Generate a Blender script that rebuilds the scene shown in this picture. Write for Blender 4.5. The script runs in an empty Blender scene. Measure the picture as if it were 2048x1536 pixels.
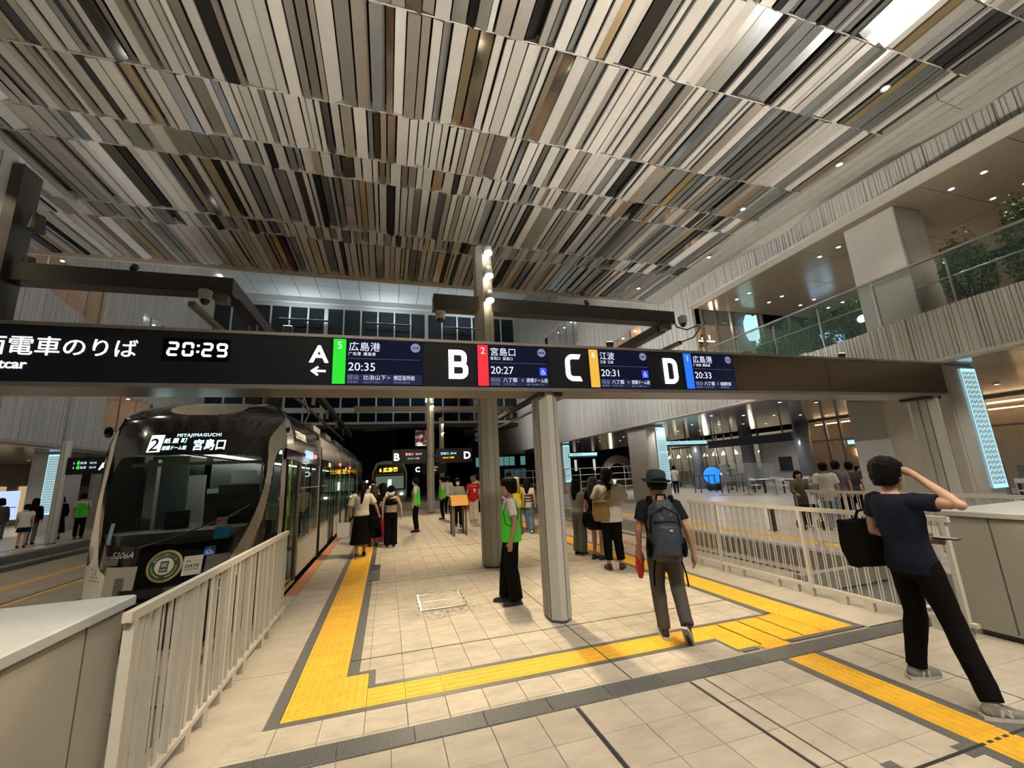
import bpy, bmesh, math, random
import numpy as np
from mathutils import Vector, Matrix
rnd = random.Random(7)
sc = bpy.context.scene
C = bpy.data.collections.new('station'); TMP = sc.collection   # linked to the scene at the end, so that modifier evaluation stays fast
pi = math.pi

# ------------------------------------------------------------------ camera
FPX, YAW, PITCH, ROLL = 829.02, .29629, .21214, -.04898
CAMP = Vector((.131, -3.856, 1.711))
_f = Vector((math.sin(YAW)*math.cos(PITCH), math.cos(YAW)*math.cos(PITCH), math.sin(PITCH)))
_r = Vector((math.cos(YAW), -math.sin(YAW), 0)); _u = _r.cross(_f)
CR = math.cos(ROLL)*_r + math.sin(ROLL)*_u
CU = -math.sin(ROLL)*_r + math.cos(ROLL)*_u
cam = bpy.data.cameras.new('camera'); camo = bpy.data.objects.new('camera', cam); TMP.objects.link(camo)
cam.sensor_fit = 'HORIZONTAL'; cam.sensor_width = 36; cam.lens = 36*FPX/2048; cam.clip_start = .05; cam.clip_end = 400
M = Matrix((CR, CU, -_f)).transposed().to_4x4(); M.translation = CAMP
camo.matrix_world = M; sc.camera = camo

# ------------------------------------------------------------------ world, exposure
sc.view_settings.view_transform = 'Standard'; sc.view_settings.look = 'None'
sc.view_settings.gamma = 1; sc.view_settings.use_curve_mapping = False
sc.view_settings.exposure = 0.0
w = bpy.data.worlds.new('night'); sc.world = w; w.use_nodes = True
w.node_tree.nodes['Background'].inputs[0].default_value = (.55, .6, .75, 1)
w.node_tree.nodes['Background'].inputs[1].default_value = .0015
sc.cycles.sample_clamp_indirect = 6; sc.cycles.use_light_tree = False; sc.cycles.max_bounces = 5; sc.cycles.diffuse_bounces = 3; sc.cycles.glossy_bounces = 3; sc.cycles.transmission_bounces = 2; sc.cycles.transparent_max_bounces = 6;  sc.cycles.caustics_reflective = False

# ------------------------------------------------------------------ helpers
def proj(v):
    d = Vector(v)-CAMP; z = d.dot(_f)
    if z < .05: return None
    return 1024+FPX*d.dot(CR)/z, 768-FPX*d.dot(CU)/z, z

MATS = {}
def mat(name, col, rough=.5, metal=0., noise=0., nscale=8., bump=0., bscale=30., emit=0., ecol=None, alpha=1., trans=0., spec=.5, coat=0., stretch=None, col2=None, ior=1.45, world=False):
    if name in MATS: return MATS[name]
    m = bpy.data.materials.new(name); m.use_nodes = True; MATS[name] = m
    nt = m.node_tree; b = nt.nodes['Principled BSDF']; L = nt.links.new
    c = tuple(col)+(1,)
    b.inputs['Base Color'].default_value = c
    b.inputs['Roughness'].default_value = rough; b.inputs['Metallic'].default_value = metal
    b.inputs['Specular IOR Level'].default_value = spec; b.inputs['Coat Weight'].default_value = coat
    b.inputs['Coat Roughness'].default_value = .05
    b.inputs['Transmission Weight'].default_value = trans; b.inputs['Alpha'].default_value = alpha; b.inputs['IOR'].default_value = ior
    if emit:
        b.inputs['Emission Color'].default_value = tuple(ecol or col)+(1,); b.inputs['Emission Strength'].default_value = emit
    if noise or bump or col2:
        tc = nt.nodes.new('ShaderNodeTexCoord'); mp = nt.nodes.new('ShaderNodeMapping'); L((nt.nodes.new('ShaderNodeNewGeometry').outputs['Position'] if world else tc.outputs['Object']), mp.inputs[0])
        if stretch: mp.inputs['Scale'].default_value = stretch
    if noise or col2:
        n = nt.nodes.new('ShaderNodeTexNoise'); n.inputs['Scale'].default_value = nscale; n.inputs['Detail'].default_value = 5; n.inputs['Roughness'].default_value = .65
        L(mp.outputs[0], n.inputs['Vector'])
        r = nt.nodes.new('ShaderNodeValToRGB'); L(n.outputs[0], r.inputs[0])
        r.color_ramp.elements[0].position = .32; r.color_ramp.elements[1].position = .68
        lo = col2 or [max(0, x*(1-noise)) for x in col]; hi = col if col2 else [min(1, x*(1+noise)) for x in col]
        r.color_ramp.elements[0].color = tuple(lo)+(1,); r.color_ramp.elements[1].color = tuple(hi)+(1,)
        L(r.outputs[0], b.inputs['Base Color'])
    if bump:
        n2 = nt.nodes.new('ShaderNodeTexNoise'); n2.inputs['Scale'].default_value = bscale; n2.inputs['Detail'].default_value = 4
        L(mp.outputs[0], n2.inputs['Vector'])
        bp = nt.nodes.new('ShaderNodeBump'); bp.inputs['Strength'].default_value = bump; bp.inputs['Distance'].default_value = .02
        L(n2.outputs[0], bp.inputs['Height']); L(bp.outputs[0], b.inputs['Normal'])
    return m
def objrand(m, amt=.15, ramt=0.):
    """vary value (and roughness) by object, so single pieces differ"""
    nt = m.node_tree; b = nt.nodes['Principled BSDF']; L = nt.links.new
    oi = nt.nodes.new('ShaderNodeObjectInfo'); mr = nt.nodes.new('ShaderNodeMapRange')
    mr.inputs['To Min'].default_value = 1-amt; mr.inputs['To Max'].default_value = 1+amt
    L(oi.outputs['Random'], mr.inputs[0])
    hs = nt.nodes.new('ShaderNodeHueSaturation'); L(mr.outputs[0], hs.inputs['Value'])
    lk = b.inputs['Base Color'].links
    if lk: L(lk[0].from_socket, hs.inputs['Color'])
    else: hs.inputs['Color'].default_value = b.inputs['Base Color'].default_value
    L(hs.outputs[0], b.inputs['Base Color'])
    return m
def glow(name, col, s): return mat(name, (0, 0, 0), .6, emit=s, ecol=col)

class MB:
    def __init__(s): s.v = []; s.f = []; s.m = []
    def add(s, vs, fs, mi=0):
        k = len(s.v); s.v += [tuple(v) for v in vs]; s.f += [tuple(k+i for i in f) for f in fs]; s.m += [mi]*len(fs); return s
    def box(s, x0, x1, y0, y1, z0, z1, mi=0):
        return s.add([(x0,y0,z0),(x1,y0,z0),(x1,y1,z0),(x0,y1,z0),(x0,y0,z1),(x1,y0,z1),(x1,y1,z1),(x0,y1,z1)],
              [(0,3,2,1),(4,5,6,7),(0,1,5,4),(1,2,6,5),(2,3,7,6),(3,0,4,7)], mi)
    def bbox(s, x0, x1, y0, y1, z0, z1, b=.01, mi=0):
        """box with chamfered vertical and top edges"""
        r = [(x0+b,y0),(x1-b,y0),(x1,y0+b),(x1,y1-b),(x1-b,y1),(x0+b,y1),(x0,y1-b),(x0,y0+b)]
        q = [(x0+2*b,y0+b),(x1-2*b,y0+b),(x1-b,y0+2*b),(x1-b,y1-2*b),(x1-2*b,y1-b),(x0+2*b,y1-b),(x0+b,y1-2*b),(x0+b,y0+2*b)]
        vs = [(x,y,z0) for x,y in r]+[(x,y,z1-b) for x,y in r]+[(x,y,z1) for x,y in q]
        fs = [tuple(range(7,-1,-1)), tuple(range(16,24))]
        for k in (0, 8):
            fs += [(k+i, k+(i+1)%8, k+8+(i+1)%8, k+8+i) for i in range(8)]
        return s.add(vs, fs, mi)
    def prism(s, pts, z0, z1, mi=0, ax='z'):
        n = len(pts)
        def P(a, b, c): return (a,b,c) if ax == 'z' else ((c,a,b) if ax == 'x' else (a,c,b))
        vs = [P(a,b,z0) for a,b in pts]+[P(a,b,z1) for a,b in pts]
        fs = [tuple(range(n-1,-1,-1)), tuple(range(n,2*n))]+[(i,(i+1)%n,n+(i+1)%n,n+i) for i in range(n)]
        return s.add(vs, fs, mi)
    def tube(s, path, rad, n=10, mi=0, cap=True):
        path = [Vector(p) for p in path]; rad = rad if isinstance(rad, (list, tuple)) else [rad]*len(path)
        k = len(s.v); up = None
        for i, p in enumerate(path):
            t = (path[min(i+1,len(path)-1)]-path[max(i-1,0)]).normalized()
            if up is None: up = Vector((0,0,1)) if abs(t.z) < .9 else Vector((0,1,0))
            a = t.cross(up).normalized(); bb = a.cross(t).normalized(); up = bb
            r = rad[i]; rx, ry = r if isinstance(r, tuple) else (r, r)
            s.v += [tuple(p+a*rx*math.cos(2*pi*j/n)+bb*ry*math.sin(2*pi*j/n)) for j in range(n)]
        for i in range(len(path)-1):
            for j in range(n):
                s.f.append((k+i*n+j, k+i*n+(j+1)%n, k+(i+1)*n+(j+1)%n, k+(i+1)*n+j)); s.m.append(mi)
        if cap:
            s.f += [tuple(k+j for j in range(n-1,-1,-1)), tuple(k+(len(path)-1)*n+j for j in range(n))]; s.m += [mi, mi]
        return s
    def cyl(s, x, y, z0, z1, r, n=16, mi=0, r2=None): return s.tube([(x,y,z0),(x,y,z1)], [r, r if r2 is None else r2], n, mi)
    def lathe(s, prof, n=20, o=(0,0,0), mi=0):
        k = len(s.v)
        for r, z in prof: s.v += [(o[0]+r*math.cos(2*pi*j/n), o[1]+r*math.sin(2*pi*j/n), o[2]+z) for j in range(n)]
        for i in range(len(prof)-1):
            for j in range(n): s.f.append((k+i*n+j,k+i*n+(j+1)%n,k+(i+1)*n+(j+1)%n,k+(i+1)*n+j)); s.m.append(mi)
        s.f += [tuple(k+j for j in range(n-1,-1,-1)), tuple(k+(len(prof)-1)*n+j for j in range(n))]; s.m += [mi, mi]
        return s
    def ell(s, c, r, n=12, mi=0):
        m = n//2; pr = [(math.sin(pi*i/m), -math.cos(pi*i/m)) for i in range(1, m)]
        k = len(s.v)
        for a, z in pr: s.v += [(c[0]+r[0]*a*math.cos(2*pi*j/n), c[1]+r[1]*a*math.sin(2*pi*j/n), c[2]+r[2]*z) for j in range(n)]
        s.v += [(c[0],c[1],c[2]-r[2]), (c[0],c[1],c[2]+r[2])]; q = len(s.v)
        for i in range(m-2):
            for j in range(n): s.f.append((k+i*n+j,k+i*n+(j+1)%n,k+(i+1)*n+(j+1)%n,k+(i+1)*n+j)); s.m.append(mi)
        for j in range(n):
            s.f.append((q-2, k+(j+1)%n, k+j)); s.f.append((q-1, k+(m-2)*n+j, k+(m-2)*n+(j+1)%n)); s.m += [mi, mi]
        return s
    def mesh(s, name, mats, smooth=False):
        me = bpy.data.meshes.new(name); me.from_pydata(s.v, [], s.f)
        for m in (mats if isinstance(mats, (list, tuple)) else [mats]): me.materials.append(m)
        me.polygons.foreach_set('material_index', s.m)
        if smooth: me.polygons.foreach_set('use_smooth', [True]*len(s.f))
        me.update(); return me
    def build(s, name, mats, parent=None, smooth=False, local=False, **k): return obj(name, s.mesh(name, mats, smooth), parent, local, **k)

def tag(o, label=None, cat=None, group=None, kind=None):
    for a, b in (('label', label), ('category', cat), ('group', group), ('kind', kind)):
        if b: o[a] = b
    return o
def obj(name, me, parent=None, local=False, label=None, cat=None, group=None, kind=None, loc=None, rot=None):
    o = bpy.data.objects.new(name, me); C.objects.link(o)
    if parent is not None:
        o.parent = parent
        if not local: o.matrix_parent_inverse = PW(parent).inverted()
    if loc: o.location = loc
    if rot: o.rotation_euler = rot
    return tag(o, label, cat, group, kind)
def PW(o):
    m = o.matrix_basis.copy()
    if o.parent is not None: m = PW(o.parent) @ o.matrix_parent_inverse @ m
    return m
def thing(name, label, cat, loc=(0,0,0), group=None, kind=None, rz=0):
    o = bpy.data.objects.new(name, None); C.objects.link(o); o.location = loc; o.rotation_euler = (0,0,rz); o.empty_display_size = .1
    return tag(o, label, cat, group, kind)
def copytree(o, loc=None, rz=None, label=None, parent=None):
    c = o.copy(); C.objects.link(c)
    if parent is not None: c.parent = parent
    if loc is not None: c.location = loc
    if rz is not None: c.rotation_euler = (0,0,rz)
    if label: c['label'] = label
    for ch in list(o.children): copytree(ch, parent=c)
    return c
_deps = None
def ev(ob):
    dg = bpy.context.evaluated_depsgraph_get()
    me = bpy.data.meshes.new_from_object(ob.evaluated_get(dg)); bpy.data.objects.remove(ob); return me
_TXT = {}
def text(body, size, m, loc, rot=(pi/2,0,0), parent=None, align='LEFT', bold=0., ext=.002, name='lettering', sx=1., spacing=1., local=False, shear=0.):
    key = (body, size, align, bold, ext, m.name, spacing, shear)
    if key not in _TXT:
        cu = bpy.data.curves.new('t', 'FONT'); cu.body = body; cu.size = size; cu.align_x = align; cu.align_y = 'BOTTOM_BASELINE'
        cu.offset = bold; cu.extrude = ext; cu.resolution_u = 3; cu.space_character = spacing; cu.shear = shear
        o = bpy.data.objects.new('t', cu); TMP.objects.link(o); me = ev(o); me.materials.clear(); me.materials.append(m); me.name = name; _TXT[key] = me
    o = obj(name, _TXT[key], parent, True); o.location = loc; o.rotation_euler = rot; o.scale = (sx,1,1)
    if parent is not None and not local: o.matrix_parent_inverse = PW(parent).inverted()
    return o
def blob(parts, voxel=.015, it=4, disp=0., dscale=.12, name='body'):
    """union of closed shells into one continuous smooth surface"""
    o = bpy.data.objects.new('b', parts.mesh('b', [])); TMP.objects.link(o)
    m = o.modifiers.new('r', 'REMESH'); m.mode = 'VOXEL'; m.voxel_size = voxel; m.use_smooth_shade = True
    s = o.modifiers.new('s', 'SMOOTH'); s.factor = .5; s.iterations = it
    if disp:
        t = bpy.data.textures.get('folds%g' % dscale) or bpy.data.textures.new('folds%g' % dscale, 'CLOUDS'); t.noise_scale = dscale; t.noise_depth = 1
        d = o.modifiers.new('d', 'DISPLACE'); d.texture = t; d.strength = disp; d.mid_level = .5
    me = ev(o); me.name = name; return me
def setmat(me, m):
    me.materials.clear(); me.materials.append(m); return me
def spot(name, loc, to, energy, col, size=1.6, blend=.5, r=.08, parent=None):
    l = bpy.data.lights.new(name, 'SPOT'); l.energy = energy; l.color = col; l.spot_size = size; l.spot_blend = blend; l.shadow_soft_size = r
    o = bpy.data.objects.new(name, l); C.objects.link(o); o.location = loc
    o.rotation_euler = (Vector(to)-Vector(loc)).to_track_quat('-Z', 'Y').to_euler()
    if parent is not None: o.parent = parent; o.matrix_parent_inverse = PW(parent).inverted()
    return o
def point(name, loc, energy, col, r=.1, parent=None):
    l = bpy.data.lights.new(name, 'POINT'); l.energy = energy; l.color = col; l.shadow_soft_size = r
    o = bpy.data.objects.new(name, l); C.objects.link(o); o.location = loc
    if parent is not None: o.parent = parent; o.matrix_parent_inverse = PW(parent).inverted()
    return o
def pieces(items, parent, name, limit=300):
    """items: (mesh maker key mesh, location). The largest `limit` in view become parts, the rest one joined part"""
    def area(it):
        me, loc, sz = it; q = proj(loc)
        if q is None or not (-150 < q[0] < 2200 and -150 < q[1] < 1700): return 0
        return sz/q[2]**2
    it = sorted(items, key=lambda i: -area(i))
    for me, loc, sz in it[:limit]: obj(name, me, parent, loc=loc)
    rest = it[limit:]
    if rest:
        mb = MB(); mats = []
        for me, loc, sz in rest:
            mi = []
            for m in me.materials:
                if m not in mats: mats.append(m)
                mi.append(mats.index(m))
            k = len(mb.v); mb.v += [(v.co.x+loc[0], v.co.y+loc[1], v.co.z+loc[2]) for v in me.vertices]
            for p in me.polygons: mb.f.append(tuple(k+i for i in p.vertices)); mb.m.append(mi[p.material_index])
        mb.build(name+'s_beyond', mats, parent, kind='stuff')

# ------------------------------------------------------------------ materials
tile_m = mat('stone_tile', (.50,.445,.36), .68, spec=.25, noise=.17, nscale=3.2, bump=.05, bscale=60, world=True, stretch=(1,2.2,1)); objrand(tile_m, .07)
tile2_m = mat('stone_tile_concourse', (.51,.455,.365), .62, spec=.3, noise=.14, nscale=2.6, bump=.05, bscale=50, stretch=(1,2.4,1), world=True); objrand(tile2_m, .06)
def stain(m, c, sz, amt):
    """dirty patch with a ragged shape at one place of the floor"""
    nt = m.node_tree; b = nt.nodes['Principled BSDF']; L = nt.links.new; src = b.inputs['Base Color'].links[0].from_socket
    g = nt.nodes.new('ShaderNodeNewGeometry'); mp = nt.nodes.new('ShaderNodeMapping'); mp.inputs['Scale'].default_value = (1/sz[0],1/sz[1],0); mp.inputs['Location'].default_value = (-c[0]/sz[0],-c[1]/sz[1],0)
    L(g.outputs['Position'], mp.inputs[0]); ln = nt.nodes.new('ShaderNodeVectorMath'); ln.operation = 'LENGTH'; L(mp.outputs[0], ln.inputs[0])
    mr = nt.nodes.new('ShaderNodeMapRange'); mr.inputs['From Min'].default_value = .2; mr.inputs['To Min'].default_value = 1; mr.inputs['To Max'].default_value = 0; L(ln.outputs['Value'], mr.inputs[0])
    n = nt.nodes.new('ShaderNodeTexNoise'); n.inputs['Scale'].default_value = 16; n.inputs['Detail'].default_value = 6; L(g.outputs['Position'], n.inputs['Vector'])
    r2 = nt.nodes.new('ShaderNodeMapRange'); r2.inputs['From Min'].default_value = .42; r2.inputs['From Max'].default_value = .68; L(n.outputs[0], r2.inputs[0])
    mu = nt.nodes.new('ShaderNodeMath'); mu.operation = 'MULTIPLY'; L(mr.outputs[0], mu.inputs[0]); L(r2.outputs[0], mu.inputs[1]); m2 = nt.nodes.new('ShaderNodeMath'); m2.operation = 'MULTIPLY'; m2.inputs[1].default_value = amt; L(mu.outputs[0], m2.inputs[0])
    mx = nt.nodes.new('ShaderNodeMix'); mx.data_type = 'RGBA'; L(m2.outputs[0], mx.inputs[0]); L(src, mx.inputs[6]); mx.inputs[7].default_value = (.09,.075,.055,1); L(mx.outputs[2], b.inputs['Base Color'])
stain(tile_m, (.95,2.12), (.75,.4), .9); stain(tile_m, (.7,3.05), (.5,.5), .5)
slab_m = mat('concrete_slab', (.46,.41,.34), .55, noise=.14, nscale=2.2, bump=.05, world=True, stretch=(1,2,1))
joint_m = mat('joint', (.29,.255,.205), .9)
granite_m = mat('grey_granite', (.13,.13,.125), .4, noise=.3, nscale=60)
dark_m = mat('dark_slot', (.03,.03,.03), .6)
yellow_m = mat('tactile_yellow', (.85,.47,.035), .55, noise=.1, nscale=12); objrand(yellow_m, .05)
orange_m = mat('orange_edge', (.50,.23,.10), .6, noise=.15, nscale=20)
track_m = mat('track_paving', (.36,.31,.25), .7, noise=.15, nscale=2, bump=.1)
rail_m = mat('rail_steel', (.18,.13,.1), .4, .8, noise=.3, nscale=20)
greywall_m = mat('kerb_concrete', (.25,.245,.23), .7, noise=.12, nscale=6)
white_m = mat('white_paint_metal', (.66,.62,.54), .4, noise=.03)
box_m = mat('beige_painted_steel', (.42,.40,.34), .4, noise=.04, nscale=3)
boxtop_m = mat('grey_painted_steel', (.50,.52,.50), .4, noise=.04)
post_m = mat('aluminium_paint', (.50,.49,.455), .4, .0, noise=.03)
postd_m = mat('dark_seam', (.09,.09,.09), .5)
beam_m = mat('charcoal_steel', (.035,.034,.033), .42, noise=.1)
beam2_m = mat('grey_steel', (.14,.135,.125), .5, .2)
signblk = mat('sign_black', (.006,.0075,.011), .42, spec=.3)
signnavy = mat('screen_navy', (.006,.008,.022), .2, emit=.02, ecol=(.1,.15,.6))
brown_m = mat('bronze_panel', (.20,.15,.11), .24, .85)
soffit_m = mat('brushed_soffit', (.42,.38,.33), .32, .8)
W_glow = glow('letter_white', (.92,.97,1), 2.6); W2 = glow('screen_white', (.8,.88,1), 1.15); W3 = glow('screen_dim', (.35,.4,.62), .4)
glassM = mat('clear_glass', (.8,.88,.85), .02, alpha=.12, spec=.8)
# ================================================================== FLOORS
def tilemesh(name, wx, wy, m, h=.03, g=.0025, ch=.002):
    b = MB(); x, y = wx/2-g, wy/2-g
    b.add([(-x,-y,-h),(x,-y,-h),(x,y,-h),(-x,y,-h),(-x,-y,-ch),(x,-y,-ch),(x,y,-ch),(-x,y,-ch),(-x+ch,-y+ch,0),(x-ch,-y+ch,0),(x-ch,y-ch,0),(-x+ch,y-ch,0)],
          [(8,9,10,11),(4,5,9,8),(5,6,10,9),(6,7,11,10),(7,4,8,11),(0,1,5,4),(1,2,6,5),(2,3,7,6),(3,0,4,7)])
    return b.mesh(name, m)
def slab(name, rects, m, z0, z1, parent=None, **k):
    b = MB()
    for x0,x1,y0,y1 in rects: b.box(x0,x1,y0,y1,z0,z1)
    return b.build(name, m, parent, **k)
# ---- concourse in the foreground
conc = slab('floor', [(-9,24,-14,-.393)], joint_m, -.4, -.012, kind='structure', label='beige stone tiled concourse floor in the foreground')
S = -.30
tm = {}
items = []
xs = [-1.15+.35*k for k in range(0, 22)]
cuts = [1.5, 2.5, 2.64, 4.42]
y = -.605; rows = []
while y > -4.2: rows.append((y-.36, y)); y -= .36
edges = sorted(set([-1.15+.333*k for k in range(0,24) if min(abs(-1.15+.333*k-c) for c in (1.5,2.5,2.64,3.46,3.55,3.84,3.93,4.42)) > .1 and not 3.46 < -1.15+.333*k < 3.93]+[1.485,1.515,2.488,2.512,2.634,2.646,3.46,3.93,4.412,4.428]))
for a, b in zip(edges, edges[1:]):
    if b-a < .05 or (a >= 3.455 and b <= 3.935): continue
    for r0, r1 in rows:
        if r0 < -3.0 and a < -.5: continue
        k = (round(b-a,3), .36)
        if k not in tm: tm[k] = tilemesh('tile', b-a, .36, tile2_m)
        items.append((tm[k], ((a+b)/2, (r0+r1)/2, 0), (b-a)*.36))
pieces(items, conc, 'tile')
ext_m = mat('stone_far_field', (.48,.44,.36), .45, noise=.1, nscale=2)
slab('paving_slab', [(-9,-1.16,-14,-.4),(edges[-1]+.01,24,-14,-.4),(-1.15,edges[-1],-14,rows[-1][0]-.01)], ext_m, -.03, -.001, conc)
for a, wd in ((1.5,.03),(2.5,.024),(2.64,.012),(4.42,.016)): slab('drain_slot', [(a-wd/2,a+wd/2,-4.2,-.61)], dark_m, -.02, -.006, conc)
# granite strip
for k in range(-2, 14):
    a = -1.15+.9*k*.5*1.1
    if a > 6.2: break
    obj('granite_strip', tm.setdefault('gr', tilemesh('granite_strip', .495, .2, granite_m)), conc, loc=(a+.25, -.49, .0))
slab('expansion_joint', [(2.9,6.5,-1.885,-1.865)], dark_m, -.02, .002, conc)
slab('corner_bracket', [(3.36,3.52,-1.93,-1.82)], granite_m, -.02, .001, conc); slab('corner_bracket', [(3.93,4.05,-1.87,-1.77)], granite_m, -.02, .001, conc)
slab('corner_bracket', [(2.83,2.92,-1.93,-1.78)], granite_m, -.02, .001, conc)
# ---- platform
plat = slab('floor', [(-1.39,5.59,2.95,40),(-1.39,5.8,-.39,2.95)], joint_m, -.36, -.012, kind='structure', label='tiled tram platform floor between the two tracks')
items = []
t30 = tilemesh('tile', .3, .3, tile_m); t20 = tilemesh('tile', .2, .3, tile_m)
def blocked(x, y):
    if -.70 < x < -.09: return True
    if 4.29 < x < 4.88: return True
    if -.06 < y < .36 and x < 4.4: return True
    if y < .66 and x < .07: return True
    if y < .36 and x > 3.2: return True
    if .6 < x < 1.2 and 2.25 < y < 3.0: return True
    return False
for i in range(-1, 16):
    for j in range(-2, 66):
        x, y = .3*i+.0, .3*j+.15
        X0 = .0+.3*i
        cx, cy = X0+.15, .36+.3*j+.15-.6
        if j < 0: continue
        cy = .36+.3*j+.15
        if cx > 4.3 or cx < 0: continue
        if blocked(cx, cy): continue
        items.append((t30, (cx, cy, 0), .09))
for j in range(0, 66):
    cy = .36+.3*j+.15
    if cy > .66: items.append((tm.setdefault('t9', tilemesh('tile', .09, .3, tile_m)), (-.045, cy, 0), .027))
    items.append((tm.setdefault('t9b', tilemesh('tile', .085, .3, tile_m)), (4.245, cy, 0), .026))
for i in range(-3, 11):    # rows between cross strip and granite
    cx = .3*i+.15
    items.append((t30, (cx, -.21, 0), .09)); items.append((tm.setdefault('t3r', tilemesh('tile', .3, .036, tile_m)), (cx, -.378, 0), .01))
pieces(items, plat, 'tile')
slab('paving_slab', [(-1.2,-.7,a,b) for a,b in ((-.39,.925),(.935,4.045),(4.055,7.17),(7.18,10.3),(10.31,40))]+[(4.885,5.58,a,b) for a,b in ((-.39,.925),(.935,4.045),(4.055,7.17),(7.18,10.3),(10.31,40))]+[(3.31,5.58,-.389,-.37)], slab_m, -.03, -.001, plat)
slab('edge_strip', [(-1.39,-1.21,3.9,40)], orange_m, -.03, 0, plat); slab('edge_strip', [(5.42,5.6,3.9,40)], orange_m, -.03, .001, plat)
slab('paving_slab', [(-1.39,-1.21,-.39,3.89),(5.585,5.8,-.39,2.95)], slab_m, -.03, -.001, plat)
# grey borders
for r in ((-.69,-.605,-.06,40),(-.185,-.09,.66,40),(-.185,.06,.605,.66),(.005,.06,.305,.605),(.06,4.29,.305,.355),(-.605,3.26,-.06,-.005),(4.29,4.385,.355,40),(4.795,4.88,-.34,40),(3.26,3.3,-.34,-.005),(3.3,3.5,-.34,-.285),(3.9,4.795,-.34,-.285)):
    slab('border_strip', [r], granite_m, -.03, .0005, plat)
for r in ((2.095,2.105,-.39,1.0),(2.095,2.105,1.5,4.15),(-.185,4.29,.925,.935),(-.185,4.29,4.045,4.055),(-.185,4.29,7.17,7.18)): slab('expansion_joint', [r], dark_m, -.01, .0025, plat)
# tactile blocks
def tact(kind, wx=.3, wy=.3, along='y', n=4):
    b = MB(); x, y = wx/2-.002, wy/2-.002; b.box(-x,x,-y,y,-.03,.001)
    if kind == 'bar':
        for k in range(n):
            if along == 'y':
                c = -x+2*x*(k+.5)/n; b.add([(c-.014,-y+.012,.001),(c+.014,-y+.012,.001),(c+.014,y-.012,.001),(c-.014,y-.012,.001),(c-.009,-y+.016,.006),(c+.009,-y+.016,.006),(c+.009,y-.016,.006),(c-.009,y-.016,.006)],[(4,5,6,7),(0,1,5,4),(1,2,6,5),(2,3,7,6),(3,0,4,7)])
            else:
                c = -y+2*y*(k+.5)/n; b.add([(-x+.012,c-.014,.001),(x-.012,c-.014,.001),(x-.012,c+.014,.001),(-x+.012,c+.014,.001),(-x+.016,c-.009,.006),(x-.016,c-.009,.006),(x-.016,c+.009,.006),(-x+.016,c+.009,.006)],[(4,5,6,7),(0,1,5,4),(1,2,6,5),(2,3,7,6),(3,0,4,7)])
    else:
        for i in range(5):
            for j in range(5):
                cx, cy = -x+2*x*(i+.5)/5, -y+2*y*(j+.5)/5; k = 6
                b.add([(cx+.012*math.cos(2*pi*q/k), cy+.012*math.sin(2*pi*q/k), .001) for q in range(k)]+[(cx+.008*math.cos(2*pi*q/k), cy+.008*math.sin(2*pi*q/k), .006) for q in range(k)],
                      [tuple(range(k,2*k))]+[(q,(q+1)%k,k+(q+1)%k,k+q) for q in range(k)])
    return b.mesh('tactile_block', yellow_m)
tb_y, tb_x, td, tn, td4 = tact('bar'), tact('bar', along='x'), tact('dot'), tact('bar', .112, .3, n=1), tact('dot', .4, .3)
blk = []
for i in range(0, 11): blk.append((tb_x, (.3*i+.15, .15, 0), .09))
for x in (-.45, -.15):
    for y in (.15, .45): blk.append((td, (x, y, 0), .09))
for j in range(2, 70):
    blk.append((td if j < 7 else tb_y, (-.45, .3*j+.15, 0), .09)); blk.append((tn, (-.244, .3*j+.15, 0), .034))
for j in range(-1, 70): blk.append((td4, (4.59, .3*j+.15 if j >= 0 else -.14, 0), .12))
for i in range(0, 4):
    blk.append((tact('dot', .27, .3) if i == 0 and 0 else td, (3.3+.27*i+.15, .15, 0), .09)) if i < 4 else 0
    blk.append((td, (3.3+.27*i+.15, -.14, 0), .09))
pieces(blk, plat, 'tactile_block')
for j in range(12): obj('tactile_block', tb_y, conc, loc=(3.695, -.755-.3*j, 0))
obj('tactile_block', tact('dot', .29, .1), plat, loc=(3.695, -.34, .001))
slab('border_strip', [(3.46,3.545,-4.2,-.61),(3.845,3.93,-4.2,-.61)], granite_m, -.03, .0005, conc)
# floor hatch and plates
steel_m = mat('stainless', (.6,.6,.58), .25, 1.)
hb = MB().box(.6,1.17,2.26,2.99,-.03,-.002); hatch = hb.build('hatch_lid', tile_m, plat)
for r in ((.575,.6,2.235,3.015),(1.175,1.2,2.235,3.015),(.6,1.175,2.235,2.245),(.6,1.175,3.005,3.015),(.6,1.175,2.61,2.618)): slab('hatch_frame', [r], steel_m, -.02, .001, hatch)
for y0 in (2.3,2.5,2.7,2.85):
    slab('hatch_slot', [(.56,.578,y0,y0+.1),(1.2,1.215,y0,y0+.1)], dark_m, -.02, .0015, hatch)
plate_m = mat('floor_plate', (.055,.055,.06), .5)
for y0 in (4.3, 10.7):
    q = slab('queue_plate', [(-.09-.06,.03,y0,y0+1.45)], plate_m, -.02, .0035, plat)
    text('乗車口', .06, mat('plate_print', (.6,.6,.6), .6), (-.13, y0+.7, .004), (0,0,0), q, ext=.0004)
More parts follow.
